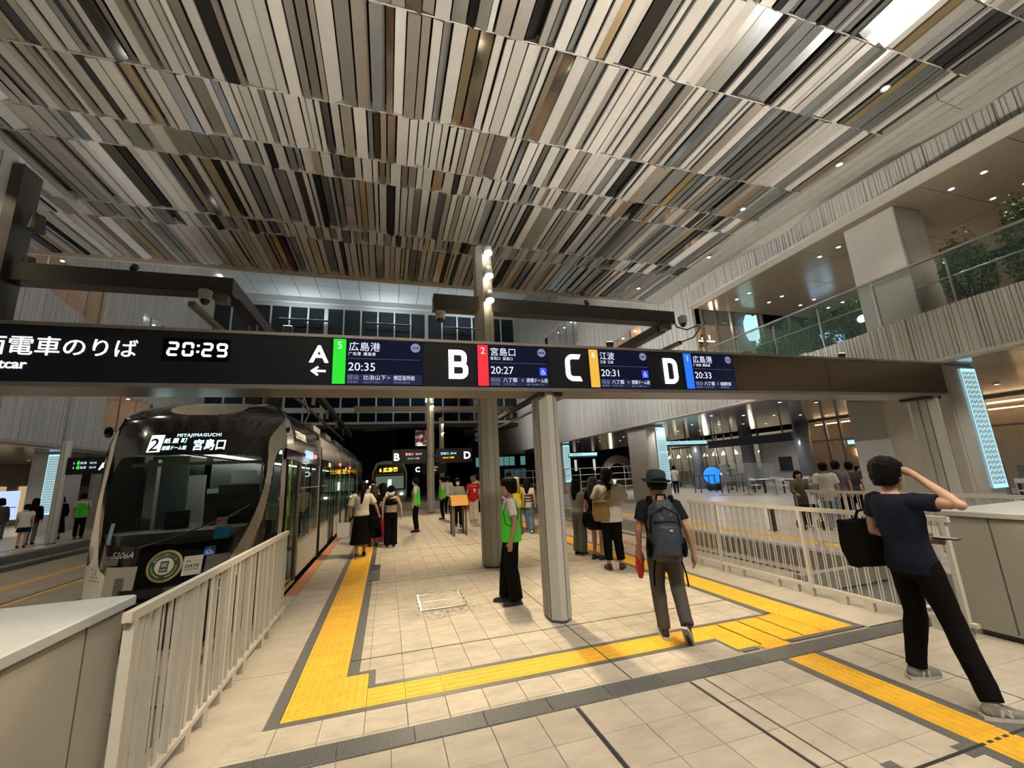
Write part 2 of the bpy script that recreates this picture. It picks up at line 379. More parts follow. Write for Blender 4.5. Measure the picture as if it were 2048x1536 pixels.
# ---- track beds
tb = slab('floor', [(-10.6,-1.39,-.95,60),(5.59,7.9,-.95,60)], track_m, -.6, -.33, kind='structure', label='paved tram track beds below platform level')
for xc in (-2.7, -6.4, 6.75):
    for s in (-.717, .717):
        MB().box(xc+s-.03,xc+s+.03,.6,58,-.4,-.318).build('rail', rail_m, tb)
        slab('rail_groove', [(xc+s*.93-.02, xc+s*.93+.02, .6, 58)], dark_m, -.34, -.327, tb)
ypaint = mat('yellow_line_paint', (.62,.40,.10), .6, noise=.15, nscale=6)
for x0, x1 in ((-8.5,-8.15),(-7.1,-6.9),(-5.55,-5.2)): slab('painted_line', [(x0,x1,.5,50)], ypaint, -.331, -.3265, tb)
slab('kerb_wall', [(-1.395,-1.385,-.95,40),(5.585,5.6,-.95,40),(7.89,7.9,-.95,60)], greywall_m, -.6, -.04, tb)
# end walls and buffer mats
pitm = mat('dark_grey_deck', (.095,.10,.098), .6, noise=.15, nscale=5)
for a, b, lab in ((-5,-1.41,'left'),(5.82,7.88,'right')):
    d = slab('buffer_deck', [(a,b,-.95,1.35)], pitm, -.34, -.27, label='dark grey buffer deck at the track end behind the %s fence' % lab, cat='deck')
    slab('end_stop', [(a+.3,b-.3,1.35,1.5)], greywall_m, -.34, .0, d)
    slab('deck_edge', [(a,b,1.345,1.4)], dark_m, -.34, -.25, d)
    if lab == 'right':
        lw = mat('white_print', (.7,.7,.68), .6)
        text('HIROSHIMA', .16, lw, (6.25,.35,-.268), (0,0,-.05), d, ext=.0005, bold=.003); text('ELECTRIC', .16, lw, (6.25,.13,-.268), (0,0,-.05), d, ext=.0005, bold=.003)
        e = MB().lathe([(.19,0),(.19,.002),(.165,.002),(.165,0)], 32, (6.02,.3,-.2695)); e.build('emblem_ring', lw, d)
        for dy in (-.05, 0, .05): MB().box(5.93,6.11,.29+dy,.315+dy,-.2695,-.2675).build('emblem_bar', lw, d)
# ---- side platforms and concourse floors
rfl = mat('pale_stone_floor', (.50,.46,.41), .3, noise=.08, nscale=2)
rp = slab('floor', [(7.9,40,-.61,60)], rfl, -.6, 0, kind='structure', label='pale stone concourse floor below the right building')
for k in range(9): slab('paving_joint', [(8.0+.0,9.9,.93+3.1*k,.945+3.1*k)], joint_m, -.01, .0015, rp)
slab('paving_joint', [(9.9,9.92,-.6,60)], joint_m, -.01, .0015, rp); slab('paving_joint', [(11.5,11.52,-.6,60)], joint_m, -.01, .0015, rp)
slab('edge_strip', [(7.88,8.1,-.6,60)], greywall_m, -.06, .002, rp)
for j in range(40): obj('tactile_block', tb_y, rp, loc=(8.75, 2.2+.3*j, .002))
slab('edge_strip', [(8.6,8.9,14.2,50)], ypaint, -.02, .004, rp)
lp = slab('floor', [(-40,-10.6,-.61,60)], rfl, -.6, .02, kind='structure', label='stone side platform floor on the far left')
slab('edge_strip', [(-10.9,-10.59,-.6,60)], greywall_m, -.6, .024, lp)
slab('kerb_step', [(-10.6,-10.2,-.6,60)], greywall_m, -.6, -.2, lp)
for k in range(10): slab('paving_joint', [(-11.4,-10.9,2+3*k,2.03+3*k)], dark_m, -.01, .0255, lp)
slab('edge_strip', [(-11.9,-11.6,2,50)], ypaint, -.02, .0245, lp)
slab('floor', [(-40,40,60,140)], mat('asphalt', (.04,.04,.04), .8), -.6, -.35, kind='structure', label='dark asphalt street beyond the hall')

# ================================================================== WALLS (ribbed panels)
rib_m = mat('ribbed_concrete', (.40,.385,.34), .75, noise=.1, nscale=6, bump=.15, bscale=25, stretch=(1,1,.15)); objrand(rib_m, .05)
trim_m = mat('pale_trim', (.46,.43,.36), .5)
def ribpanel(y0, y1, zb, zt, X, sgn, seed, pitch=(.05,.13), dep=.035):
    """sgn=+1: the panel's face looks towards +x"""
    r = random.Random(seed); b = MB(); y = y0+.008; ys = [y]
    while y < y1-.02: y = min(y1-.008, y+r.uniform(*pitch)); ys.append(y)
    lerp = lambda f, yy: f[0]+(f[1]-f[0])*(yy-y0)/(y1-y0)
    pts = []
    for a, c in zip(ys, ys[1:]):
        d = r.uniform(.4,1)*dep; g = min(.012, (c-a)*.3)
        pts += [(a, 0), (a+g, d), (c-g, d)]
    pts.append((ys[-1], 0))
    n = len(pts)
    vs = [(X(yy)+sgn*d, yy, lerp(zb, yy)) for yy, d in pts]+[(X(yy)+sgn*d, yy, lerp(zt, yy)) for yy, d in pts]
    fs = [(i+1, i, n+i, n+i+1) if sgn > 0 else (i, i+1, n+i+1, n+i) for i in range(n-1)]
    bk = [(X(y0)-sgn*.1, ys[0], lerp(zb, y0)), (X(y1)-sgn*.1, ys[-1], lerp(zb, y1)), (X(y0)-sgn*.1, ys[0], lerp(zt, y0)), (X(y1)-sgn*.1, ys[-1], lerp(zt, y1))]
    vs += bk; m = 2*n
    fs += [tuple(range(n-1,-1,-1))+(m, m+1) if sgn < 0 else tuple(range(n))+(m+1, m), tuple(range(n,2*n))+(m+3, m+2), (0,n,m+2,m), (n-1,m+1,m+3,2*n-1), (m,m+2,m+3,m+1)]
    b.add(vs, fs); return b.mesh('panel', rib_m)
wr = thing('wall_right', 'pale ribbed facade panels of the right building', None, (12.3,0,3.8), kind='structure')
FX = 12.3
wavR = lambda y: FX+.1*math.sin(2*pi*y/4.8)
wavF = lambda y: FX-.15+.12*math.sin(2*pi*y/4.8+1)
seed = 0
y = -7.0
while y < 9.6:
    y1 = y+1.2; seed += 1
    pz = lambda t: 4.93+.1*math.sin(2*pi*t/7+.6)
    obj('panel', ribpanel(y, y1, (3.8,3.8), (pz(y),pz(y1)), wavR, -1, seed), wr)
    obj('panel', ribpanel(y, y1, (8.14,8.14), (8.85+.04*math.sin(y*2), 8.85+.04*math.sin(y1*2)), wavF, -1, seed+100), wr)
    y = y1
slab('coping', [(12.46,12.75,-7,9.7)], trim_m, 4.7, 4.86, wr)
slab('fascia_trim', [(11.98,12.4,-7,9.6)], trim_m, 8.08, 8.15, wr); slab('soffit_trim', [(12.13,12.5,-7,44)], trim_m, 3.74, 3.81, wr)
slab('backing_wall', [(12.5,12.6,-7,9.6)], trim_m, 3.8, 4.7, wr); slab('backing_wall', [(12.3,12.6,-7,9.6)], trim_m, 8.14, 9.4, wr)
# openings in the tall walls: (ya, yb, zlow(y), zhigh(y))
def sineband(z, amp, per, ph): return lambda y: z+amp*math.sin(2*pi*y/per+ph)
openR = [(13.2,17.0,lambda y: 7.0-.16*(y-13.2), lambda y: 8.9-.05*(y-13.2)), (13.4,18.6,lambda y: 10.9+.35*(y-13.4), lambda y: 12.9+.25*(y-13.4)), (20,26,lambda y: 10.2-.1*(y-20), lambda y: 12.4), (25,27.5,lambda y: 6.3, lambda y: 8.2),(21,25,lambda y:14.5,lambda y:16.4)]
openL = [(12.5,21.4,lambda y: 10.0+.14*(21-y), lambda y: 12.5-.05*(y-12)), (24.5,28.5,lambda y: 10.3, lambda y: 12.3), (17.5,21,lambda y: 13.8+.2*(21-y), lambda y: 15.8), (22.5,27,lambda y: 4.9, lambda y: 7.0)]
def tallwall(par, Xf, sgn, ya, yb, z0, z1, ops, step=1.2):
    global seed
    y = ya
    while y < yb-.01:
        y1 = min(yb, y+step); seed += 1; ym = (y+y1)/2
        segs = [((z0,z0), None)]; lo = (z0,z0)
        for (a, b, f, g) in sorted([o for o in ops if o[0] < ym < o[1]], key=lambda o: o[2](ym)):
            obj('panel', ribpanel(y, y1, lo, (f(y), f(y1)), Xf, sgn, seed, (.08,.2)), par); lo = (g(y), g(y1)); seed += 1
        h = z1-lo[0]; nz = max(1, round(h/6.5))
        for k in range(nz):
            a0 = (lo[0]+(z1-lo[0])*k/nz, lo[1]+(z1-lo[1])*k/nz); a1 = (lo[0]+(z1-lo[0])*(k+1)/nz-.012, lo[1]+(z1-lo[1])*(k+1)/nz-.012)
            obj('panel', ribpanel(y, y1, a0, a1, Xf, sgn, seed+k, (.08,.2)), par)
        y = y1
tallwall(wr, lambda y: FX+.06*math.sin(y*1.3), -1, 9.6, 44, 3.8, 18, openR)
wl = thing('wall_left', 'pale ribbed facade panels of the left building', None, (-14,0,3.8), kind='structure')
tallwall(wl, lambda y: -14+.1*math.sin(y*.9), 1, -4, 44, 3.8, 18, openL)
slab('soffit_trim', [(-14.3,-13.85,-4,44)], trim_m, 3.74, 3.81, wl)
# rooms behind the openings
room_m = mat('room_wall_warm', (.33,.2,.08), .7); roomg_m = mat('room_wall_grey', (.3,.3,.28), .7); lampw = glow('warm_lamp', (1,.72,.38), 14.); winframe = mat('window_frame', (.2,.19,.17), .4, .5)
wn = 0
def room(X, sgn, ya, yb, z0, z1, warm, e, lab):
    global wn; wn += 1
    d = 2.6*(-sgn)
    o = MB(); xa, xb = sorted((X-sgn*.15, X+d)); xo = X+d
    o.box(min(xo,xo+.1),max(xo,xo+.1),ya,yb,z0-.3,z1+.3); o.box(xa,xb,ya,yb,z0-.4,z0-.3); o.box(xa,xb,ya,yb,z1+.2,z1+.3); o.box(xa,xb,ya-.1,ya,z0-.4,z1+.3); o.box(xa,xb,yb,yb+.1,z0-.4,z1+.3)
    r = o.build('window_%d' % wn, room_m if warm else roomg_m, kind='structure', label=lab)
    n = max(1, round((yb-ya)/1.3))
    for k in range(n+1): slab('mullion', [(X-sgn*.14-.03, X-sgn*.14+.03, ya+(yb-ya)*k/n-.025, ya+(yb-ya)*k/n+.025)], winframe, z0-.3, z1+.3, r)
    for k in range(n): slab('pane', [(X-sgn*.14-.004, X-sgn*.14+.004, ya+(yb-ya)*k/n+.03, ya+(yb-ya)*(k+1)/n-.03)], glassM, z0-.3, z1+.3, r)
    for k in range(n):
        MB().cyl(X+d*.35, ya+(yb-ya)*(k+.5)/n, z1+.17, z1+.2, .07, 10).build('downlight', lampw, r)
        if k % 2 == 0:
            b = MB(); yy = ya+(yb-ya)*(k+.5)/n; b.box(min(xo,xo+sgn*.5),max(xo,xo+sgn*.5),yy-.4,yy+.35,z0-.3,z0+rnd.uniform(.3,.9)); b.build('cabinet', roomg_m, r)
    point('room_light', (X+d*.5, (ya+yb)/2, z1-.2), e, (1,.72,.42) if warm else (.9,.95,1), .15, r)
    return r
_rl = ['warm lit window strip low on the right facade past the terrace','upper right facade opening with a lit shop sign','high right facade window near the back glass wall','small low window at the far end of the right facade','topmost small window of the right facade']
for i, (a, b, f, g) in enumerate(openR): room(FX, -1, a, b, min(f(a), f(b)), max(g(a), g(b)), i in (0,), 40 if i < 2 else 15, _rl[i])
_ll = ['long warm lit window strip on the left facade','smaller lit window on the left facade towards the back','topmost window of the left facade under the slat ceiling','low warm window on the left facade above the tram']
for i, (a, b, f, g) in enumerate(openL): room(-14, 1, a, b, min(f(a), f(b)), max(g(a), g(b)), i in (0,3), 100 if i == 0 else 50, _ll[i])

# ================================================================== SLAT CEILING
CZ = 9.2
ceil = slab('ceiling', [(-13.9,11.62,-9,11.47)], mat('ceiling_void', (.05,.045,.04), .9), CZ+.28, CZ+.34, kind='structure', label='ceiling of many thin metal and beige slats over the platform')
def slatmat(n, c, r, me, v=.16):
    m = mat(n, c, r, me, noise=.05, nscale=2.5); objrand(m, v); return m
SM = [slatmat('slat_beige', (.37,.345,.30), .5, .1), slatmat('slat_satin', (.62,.585,.52), .3, .9), slatmat('slat_gold', (.72,.56,.32), .26, .9, .1), slatmat('slat_mirror', (.75,.75,.75), .12, 1.), slatmat('slat_dark', (.07,.07,.07), .2, .9), slatmat('slat_silver', (.70,.72,.72), .22, .95)]
SW = [.44, .22, .07, .08, .075, .115]
jy = [-9.0,-6.6,-4.5,-3.0,-.9,.1,1.65,3.77,5.2,6.0,8.33,9.06,11.47]
sm = {}
sitems = []
for r in range(len(jy)-1):
    x = -13.8; L = jy[r+1]-jy[r]-.02; rr = random.Random(100+r)
    while x < 11.3:
        wd = rr.choice([.10,.13,.15,.17,.19,.22,.25]); tl = rr.choice([0,0,0,.25,-.25,.45,-.4,.15,-.15]); mi = rr.choices(range(6), SW)[0]
        if x > 6 and rr.random() < .3: mi = 5
        k = (wd, tl, mi, r)
        if k not in sm:
            h = wd*math.tan(tl)/2; b = MB(); q = wd/2-.006; y0, y1 = -L/2, L/2; t = .06
            b.add([(-q,y0,-h),(q,y0,h),(q,y1,h),(-q,y1,-h),(-q,y0,-h+t),(q,y0,h+t),(q,y1,h+t),(-q,y1,-h+t)], [(0,3,2,1),(4,5,6,7),(0,1,5,4),(1,2,6,5),(2,3,7,6),(3,0,4,7)])
            sm[k] = b.mesh('slat', SM[mi])
        dz = rr.uniform(-.045,.045)
        sitems.append((sm[k], (x+wd/2, (jy[r]+jy[r+1])/2, CZ+dz), wd*L)); x += wd+rr.choice([.012,.02,.03])
pieces(sitems, ceil, 'slat')
for r in range(1, len(jy)-1): slab('cross_rail', [(-13.9,11.4,jy[r]-.012,jy[r]+.012)], SM[0], CZ-.005, CZ+.2, ceil)
edge_m = mat('ceiling_border_panel', (.34,.32,.27), .45, noise=.05); 
y = -9
k = 0
while y < 11.4:
    y1 = min(11.47, y+2.4)
    for a, b in ((11.42,11.66),(11.68,11.93),(11.95,12.2)): slab('border_panel', [(a,b,y+.006,y1-.006)], edge_m, CZ-.06-.1*(a-11.4), CZ+.2, ceil)
    y = y1
slab('edge_trim', [(-13.9,12.2,11.47,11.56)], mat('trim_tan', (.5,.43,.33), .4), CZ-.12, CZ+.4, ceil)
slab('ceiling_void_cap', [(-14,12.3,-9,11.5)], MATS['ceiling_void'], CZ+.5, CZ+.6, ceil)
# recessed ceiling downlights (fixtures + their light)
dl_glow = glow('downlight_lens', (1,.93,.8), 60.)
dlmesh = MB().lathe([(.085,0),(.085,-.02),(.06,-.02),(.05,.0)], 14).mesh('trim_ring', post_m); dlens = MB().lathe([(.05,-.002),(.05,-.012)], 14).mesh('lens', dl_glow)
def downlight(x, y, z, e, col=(1,.93,.82), lab='', grp=None, sz=2.2, name='ceiling_downlight', big=1., to=None):
    t = thing(name, lab, 'downlight', (x,y,z), grp); a = obj('trim_ring', dlmesh, t, True); b = obj('lens', dlens, t, True)
    if big != 1: a.scale = b.scale = (big,big,1)
    if e: spot('downlight_beam', (x,y,z-.04), to or (x,y,0), e, col, sz, .6, .09, t)
    return t
NS = 480
for x, y, e in ((11.3,7.3,NS),(10.2,4.65,NS),(11.2,2.55,NS),(9.85,.65,NS),(10.2,10.15,NS)): downlight(x, y, CZ-.1, e, lab='small round downlight in the slat ceiling along its right edge', grp='slat ceiling downlights', sz=1.35)
for x, y in ((10.2,-3.5),(-12,-3.5),(-12,.6),(-12,4.6),(-12,8.8),(-1.5,-6.5),(2,-6.5),(5.5,-6.5)): downlight(x, y, CZ-.1, NS*(4.7 if y < -6 else 1.6), (1,.9,.74), lab='added fill downlight in the slat ceiling out of view', grp='added fill downlights outside the picture')  # unseen downlights added for fill light, strongest behind the camera

# ================================================================== WHITE HIGH CEILING + BACK GLASS
hc = slab('ceiling', [(-14.2,12.4,11.6,34.6)], postd_m, 17.95, 18.05, kind='structure', label='high white panelled ceiling behind the slat ceiling')
wp_m = mat('white_ceiling_panel', (.62,.66,.66), .6, noise=.02); 
pm = MB().box(-.805,.805,-2.475,2.475,0,.06).mesh('ceiling_panel', wp_m)
for i in range(16):
    for j in range(5): obj('ceiling_panel', pm, hc, loc=(-13.2+1.66*i, 14.1+5*j-2.5+2.4, 17.88))
for y in (18,21,25,28,31): MB().cyl(-12.6,y,17.83,17.88,.1,12).build('downlight', dl_glow, hc); 
for x in (-7, 0, 7):      # added bars by the glass transom, invented to brighten the high white ceiling
    t = thing('fill_uplight_bar', 'added fill bar on the back glass wall, %s' % {-7:'left',0:'middle',7:'right'}[x], 'light', (x,33.6,15.6))
    MB().box(x-2,x+2,33.5,33.7,15.5,15.6).build('bar_body', beam_m, t); MB().box(x-.05,x+.05,33.7,34.45,15.5,15.56).build('bracket', beam_m, t); MB().box(x-1.9,x+1.9,33.52,33.68,15.6,15.61).build('bar_lens', glow('uplens', (.85,.95,1), 6.), t)
    l = bpy.data.lights.new('uplight', 'AREA'); l.shape = 'RECTANGLE'; l.size = 3.8; l.size_y = .2; l.energy = 52; l.color = (.85,.95,1); l.spread = 3.0
    o = bpy.data.objects.new('uplight', l); C.objects.link(o); o.location = (x,33.6,15.65); o.rotation_euler = (pi-.35,0,0); o.parent = t; o.matrix_parent_inverse = PW(t).inverted()
bw = thing('wall_back', 'dark glazed gallery wall with white mullions across the far end', None, (0,34.6,6.6), kind='structure')
mull_m = mat('white_mullion', (.5,.52,.5), .5); darkglass = mat('night_glass', (.006,.012,.018), .06, spec=.9)
X0, X1 = -14.2, 12.4; n = 18
for k in range(n+1):
    x = X0+(X1-X0)*k/n; t = .16 if k % 6 == 0 else .06
    slab('mullion', [(x-t,x+t,34.42,34.62)], mull_m, 6.5, 17.2, bw)
for z, t in ((6.62,.1),(7.75,.22),(10.6,.12),(13.9,.07),(17.25,.18)): slab('transom', [(X0,X1,34.4,34.62)], mull_m, z-t, z+t, bw)
for k in range(n):
    a, b = X0+(X1-X0)*k/n+.07, X0+(X1-X0)*(k+1)/n-.07
    for z0, z1 in ((6.7,7.55),(7.95,10.5),(10.7,13.85),(13.95,17.1)): slab('pane', [(a,b,34.52,34.54)], darkglass, z0, z1, bw)
slab('header_panel', [(X0,X1,34.0,34.6)], mull_m, 17.4, 17.95, bw)
slab('gallery_floor', [(X0,X1,34.7,37)], beam_m, 6.2, 6.6, bw); slab('gallery_back', [(X0,X1,37,37.1)], mat('gallery_dark', (.02,.025,.03), .6), 6.2, 18, bw)

# ================================================================== OUTSIDE
ob = thing('office_block', 'dark office tower with teal lit floors seen between the pillars', 'building', (17,62,0))
MB().box(13.4,22,62,72,0,22).build('tower_body', mat('tower_dark', (.02,.025,.03), .4), ob)
tealw = glow('teal_window', (.2,.45,.43), .45); tealw2 = glow('teal_window_dim', (.1,.25,.24), .22)
for i in range(9):
    for j in range(10):
        if rnd.random() < .8: slab('window', [(13.6+.93*i,13.6+.93*i+.82,61.93,62)], tealw if (j+i*0) % 3 else tealw2, 1+2.0*j, 2.4+2.0*j, ob)
hb = thing('hotel_block', 'black tower with a yellow lit name sign behind the far poles', 'building', (9,90,0))
MB().box(2,20,90,100,0,38).build('tower_body', mat('tower_black', (.006,.006,.007), .6), hb)
text('広島グランドインテリジェ', 1.35, glow('hotel_yellow', (1,.75,.1), 1.2), (7.3,89.9,12.3), parent=hb, ext=.01)
bbd = thing('billboard', 'bright portrait billboard high behind the second platform pillar', 'billboard', (5.6,70,6))
MB().box(4.6,7.4,70,70.2,7.0,12.0).build('frame', beam_m, bbd); MB().box(4.7,7.3,69.95,70,7.1,11.9).build('poster', mat('poster_face', (.02,.02,.02), .5, emit=1., ecol=(.5,.55,.5)), bbd)
bp = MATS['poster_face'].node_tree; 
_n = bp.nodes.new('ShaderNodeTexNoise'); _n.inputs['Scale'].default_value = .9; _n.inputs['Detail'].default_value = 6
_c = bp.nodes.new('ShaderNodeTexCoord'); bp.links.new(_c.outputs['Object'], _n.inputs['Vector']); _rr = bp.nodes.new('ShaderNodeValToRGB'); bp.links.new(_n.outputs[0], _rr.inputs[0])
_rr.color_ramp.elements[0].position = .4; _rr.color_ramp.elements[0].color = (.02,.02,.02,1); _rr.color_ramp.elements[1].position = .6; _rr.color_ramp.elements[1].color = (.75,.8,.75,1)
e_ = _rr.color_ramp.elements.new(.5); e_.color = (.25,.08,.08,1); bp.links.new(_rr.outputs[0], bp.nodes['Principled BSDF'].inputs['Emission Color'])
MB().box(5.8,6.2,70.05,70.15,-.35,7).build('pole', beam_m, bbd)

# ================================================================== OVERHEAD SIGN GANTRY
SY0, SY1, SZ0, SZ1 = .97, 1.45, 2.73, 3.32
sg = thing('overhead_sign', 'long black overhead tram sign with lit platform letters A to D across the platform', 'sign', (2.1,1.2,0))
MB().box(-5.6,9.86,SY0+.012,SY1,SZ0+.02,SZ1-.02).build('housing', signblk, sg)
MB().box(-5.6,9.87,SY0-.01,SY1+.01,SZ1-.02,SZ1+.015).build('top_rail', soffit_m, sg)
MB().box(-5.6,9.87,SY0-.012,SY1+.012,SZ0-.025,SZ0+.02).build('soffit', soffit_m, sg)
MB().box(-5.6,-.49,SY0,SY0+.012,SZ0+.022,SZ1-.022).build('face_panel', signblk, sg)
for a, b in ((.52,1.16),(2.11,2.68),(3.62,4.19)): MB().box(a,b,SY0,SY0+.012,SZ0+.022,SZ1-.022).build('face_panel', signblk, sg)
for a, b in ((5.09,6.98),(6.99,9.85)): MB().box(a,b,SY0,SY0+.012,SZ0+.022,SZ1-.022).build('bronze_panel', brown_m, sg)
F = SY0-.001
text('路面電車のりば', .2, W_glow, (-3.66, F, 3.022), parent=sg, bold=.0, ext=.006)
text('Streetcar', .125, W_glow, (-3.09, F, 2.875), parent=sg, bold=.001, ext=.006, align='RIGHT')
def seg7(ch, x, z, w, h, t, m, par):
    S7 = {'0':'abcdef','2':'abged','9':'abcdfg','1':'bc','3':'abgcd','5':'afgcd','7':'abc','8':'abcdefg'}[ch]
    R = {'a':(0,w,h-t,h),'g':(0,w,h/2-t/2,h/2+t/2),'d':(0,w,0,t),'f':(0,t,h/2,h),'b':(w-t,w,h/2,h),'e':(0,t,0,h/2),'c':(w-t,w,0,h/2)}
    b = MB(); g = t*.3
    for s in S7:
        a0,a1,z0,z1 = R[s]
        if s in 'agd': pts = [(x+a0+g,(z0+z1)/2+z),(x+a0+g+t/2,z+z0),(x+a1-g-t/2,z+z0),(x+a1-g,(z0+z1)/2+z),(x+a1-g-t/2,z+z1),(x+a0+g+t/2,z+z1)]
        else: pts = [((a0+a1)/2+x,z+z0+g),(x+a1,z+z0+g+t/2),(x+a1,z+z1-g-t/2),((a0+a1)/2+x,z+z1-g),(x+a0,z+z1-g-t/2),(x+a0,z+z0+g+t/2)]
        b.prism([(p,q) for p,q in pts], F-.004, F, 0, 'y')
    b.build('clock_digit', m, par)
MB().box(-2.06,-1.47,F-.001,F+.002,2.985,3.225).build('clock_window', mat('clock_black', (.004,.004,.006), .1), sg)
for ch, x in (('2',-2.02),('0',-1.89),('2',-1.72),('9',-1.59)): seg7(ch, x, 3.035, .1, .15, .024, W_glow, sg)
b = MB()
for z in (3.075,3.14): b.box(-1.765,-1.742,F-.004,F,z,z+.022)
b.build('clock_colon', W_glow, sg)
def letter(ch, x0, x1, z0, z1):
    h = z1-z0; t = .064*h/.37; y0, y1 = F-.012, F; b = MB(); N = 7
    def arc(cx, cz, r, a0, a1): return [(cx+r*math.cos(a0+(a1-a0)*k/N), cz+r*math.sin(a0+(a1-a0)*k/N)) for k in range(N+1)]
    def ring(o, i, closed=True):
        n = len(o); rng = range(n) if closed else range(n-1)
        vs = [(p,y0,q) for p,q in o]+[(p,y0,q) for p,q in i]+[(p,y1,q) for p,q in o]+[(p,y1,q) for p,q in i]
        b.add(vs, [(k,(k+1)%n,n+(k+1)%n,n+k) for k in rng]+[(k,2*n+k,2*n+(k+1)%n,(k+1)%n) for k in rng]+[(n+k,n+(k+1)%n,3*n+(k+1)%n,3*n+k) for k in rng])
    def dloop(xa, xb, za, zb, R):
        g = lambda d, r: [(xa+d,za+d)]+arc(xb-R, za+R, r, -pi/2, 0)+arc(xb-R, zb-R, r, 0, pi/2)+[(xa+d,zb-d)]
        ring(g(0, R), g(t, R-t))
    w = x1-x0
    if ch == 'D': dloop(x0, x1, z0, z1, .46*w)
    elif ch == 'B': dloop(x0, x1, z0, z0+h/2+t/2, .245*h); dloop(x0, x1-.015, z0+h/2-t/2, z1, .235*h)
    else:
        R = .46*w; g = lambda d, r: [(x1-d*.45,z0+d)]+list(reversed(arc(x0+R, z0+R, r, pi, 1.5*pi)))+list(reversed(arc(x0+R, z1-R, r, pi/2, pi)))+[(x1-d*.45,z1-d)]
        ring(g(0, R), g(t, R-t), False)
    b.build('platform_letter', W_glow, sg)
text('A', .27, W_glow, (-.70, F, 3.012), parent=sg, bold=.006, ext=.006, name='platform_letter')
b = MB(); b.box(-.66,-.535,F-.006,F,2.9,2.922); b.prism([(-.69,2.911),(-.62,2.966),(-.605,2.95),(-.655,2.911),(-.605,2.872),(-.62,2.856)], F-.006, F, 0, 'y'); b.build('arrow', W_glow, sg)
letter('B', .82, 1.055, 2.85, 3.21); letter('C', 2.345, 2.57, 2.85, 3.21); letter('D', 3.85, 4.075, 2.835, 3.205)
sub_m = glow('screen_lavender', (.42,.46,.8), .55)
def screen(x0, x1, col, num, dest, sub, tm, code, via, acc, numcol=None):
    s = MB().box(x0,x1,SY0-.002,SY0+.012,SZ0+.025,SZ1-.025).build('display_screen', signnavy, sg)
    MB().box(x0+.012,x0+.145,F-.003,F-.0015,SZ0+.04,SZ1-.03).build('route_colour_bar', col, s)
    MB().box(x0+.16,x1-.01,F-.003,F-.0015,SZ0+.04,SZ0+.155).build('via_strip', mat('via_navy', (.01,.015,.05), .3, emit=.1, ecol=(.08,.1,.35)), s)
    f = F-.003; T = lambda *a, **k: text(*a, parent=s, ext=.0006, **k)
    T(num, .12, W2, (x0+.05, f, 3.175)); a = x0+.17
    T(dest, .115, W2, (a, f, 3.165)); T(sub, .045, W2, (a, f, 3.105)); T(tm, .135, W2, (a, f, 2.925))
    MB().box(a,x1-.03,f-.0003,f,3.064,3.068).build('rule', W3, s)
    c = MB().lathe([(.055,0),(.055,.001)], 24).build('stop_badge', sub_m, s); c.location = (x1-.085, f, 3.215); c.rotation_euler = (pi/2,0,0)
    T(code, .042, signnavy, (x1-.085, f-.0015, 3.2), align='CENTER', bold=.001)
    T('経由', .062, sub_m, (a, f-.0008, 2.825)); T('经由 經由', .026, sub_m, (a, f-.0008, 2.785))
    q = (x1-a); T(via[0], .062, W2, (a+.2*q, f-.0008, 2.825)); T(via[1], .06, W2, (a+.6*q, f-.0008, 2.825), sx=.8)
    T(via[0]+'  '+via[0], .024, sub_m, (a+.2*q, f-.0008, 2.785)); T(via[1]+'  '+via[1], .022, sub_m, (a+.6*q, f-.0008, 2.785), sx=.8)
    MB().prism([(a+.52*q,2.825),(a+.56*q,2.845),(a+.52*q,2.865)], f-.002, f-.001, 0, 'y').build('via_arrow', sub_m, s)
    if acc:
        bx = MB().box(x1-.125,x1-.03,f-.001,f,2.91,3.015).build('wheelchair_badge', glow('badge_blue', (.02,.05,1.), 1.6), s); wheelchair(x1-.0775, f-.0015, 2.962, .04, W2, bx)
def wheelchair(cx, y, cz, r, m, par, flip=1):
    b = MB(); n = 14; R = r*.62
    pts = [(cx-r*.08+R*math.cos(t), cz-r*.25+R*math.sin(t)) for t in [2.2+i*(3.9/n) for i in range(n+1)]]
    inn = [(cx-r*.08+R*.72*math.cos(t), cz-r*.25+R*.72*math.sin(t)) for t in [2.2+i*(3.9/n) for i in range(n+1)]]
    vs = [(p,y,q) for p,q in pts]+[(p,y,q) for p,q in inn]; b.add(vs, [(i,i+1,n+2+i,n+1+i) for i in range(n)])
    def bar(a, c, t):
        d = Vector((c[0]-a[0], c[1]-a[1])).normalized(); k = Vector((-d.y, d.x))*t
        b.add([(a[0]+k.x,y,a[1]+k.y),(c[0]+k.x,y,c[1]+k.y),(c[0]-k.x,y,c[1]-k.y),(a[0]-k.x,y,a[1]-k.y)], [(0,1,2,3)])
    t = r*.1
    bar((cx-r*.12,cz+r*.6),(cx-r*.05,cz-.15*r),t); bar((cx-r*.05,cz-.1*r),(cx+r*.45,cz-.12*r),t); bar((cx+r*.42,cz-.1*r),(cx+r*.62,cz-.75*r),t); bar((cx-r*.1,cz+.25*r),(cx+r*.35,cz+.22*r),t*.9)
    b.add([(cx-r*.14+r*.15*math.cos(2*pi*i/10), y, cz+r*.85+r*.15*math.sin(2*pi*i/10)) for i in range(10)], [tuple(range(10))])
    b.build('wheelchair_symbol', m, par)
gg = lambda n, c, e: glow(n, c, e)
screen(-.48,.515,gg('route_green', (.01,.75,.02), 1.1),'5','広島港','广岛港  廣島港','20:35','U18',('比治山下','南区役所前'),False)
screen(1.165,2.105,gg('route_red', (.85,.02,.04), 1.1),'2','宮島口','宮岛口  宮島口','20:27','M38',('八丁堀','原爆ドーム前'),True)
screen(2.685,3.615,gg('route_amber', (.9,.5,.05), 1.0),'6','江波','江波  江波','20:31','E06',('八丁堀','原爆ドーム前'),True)
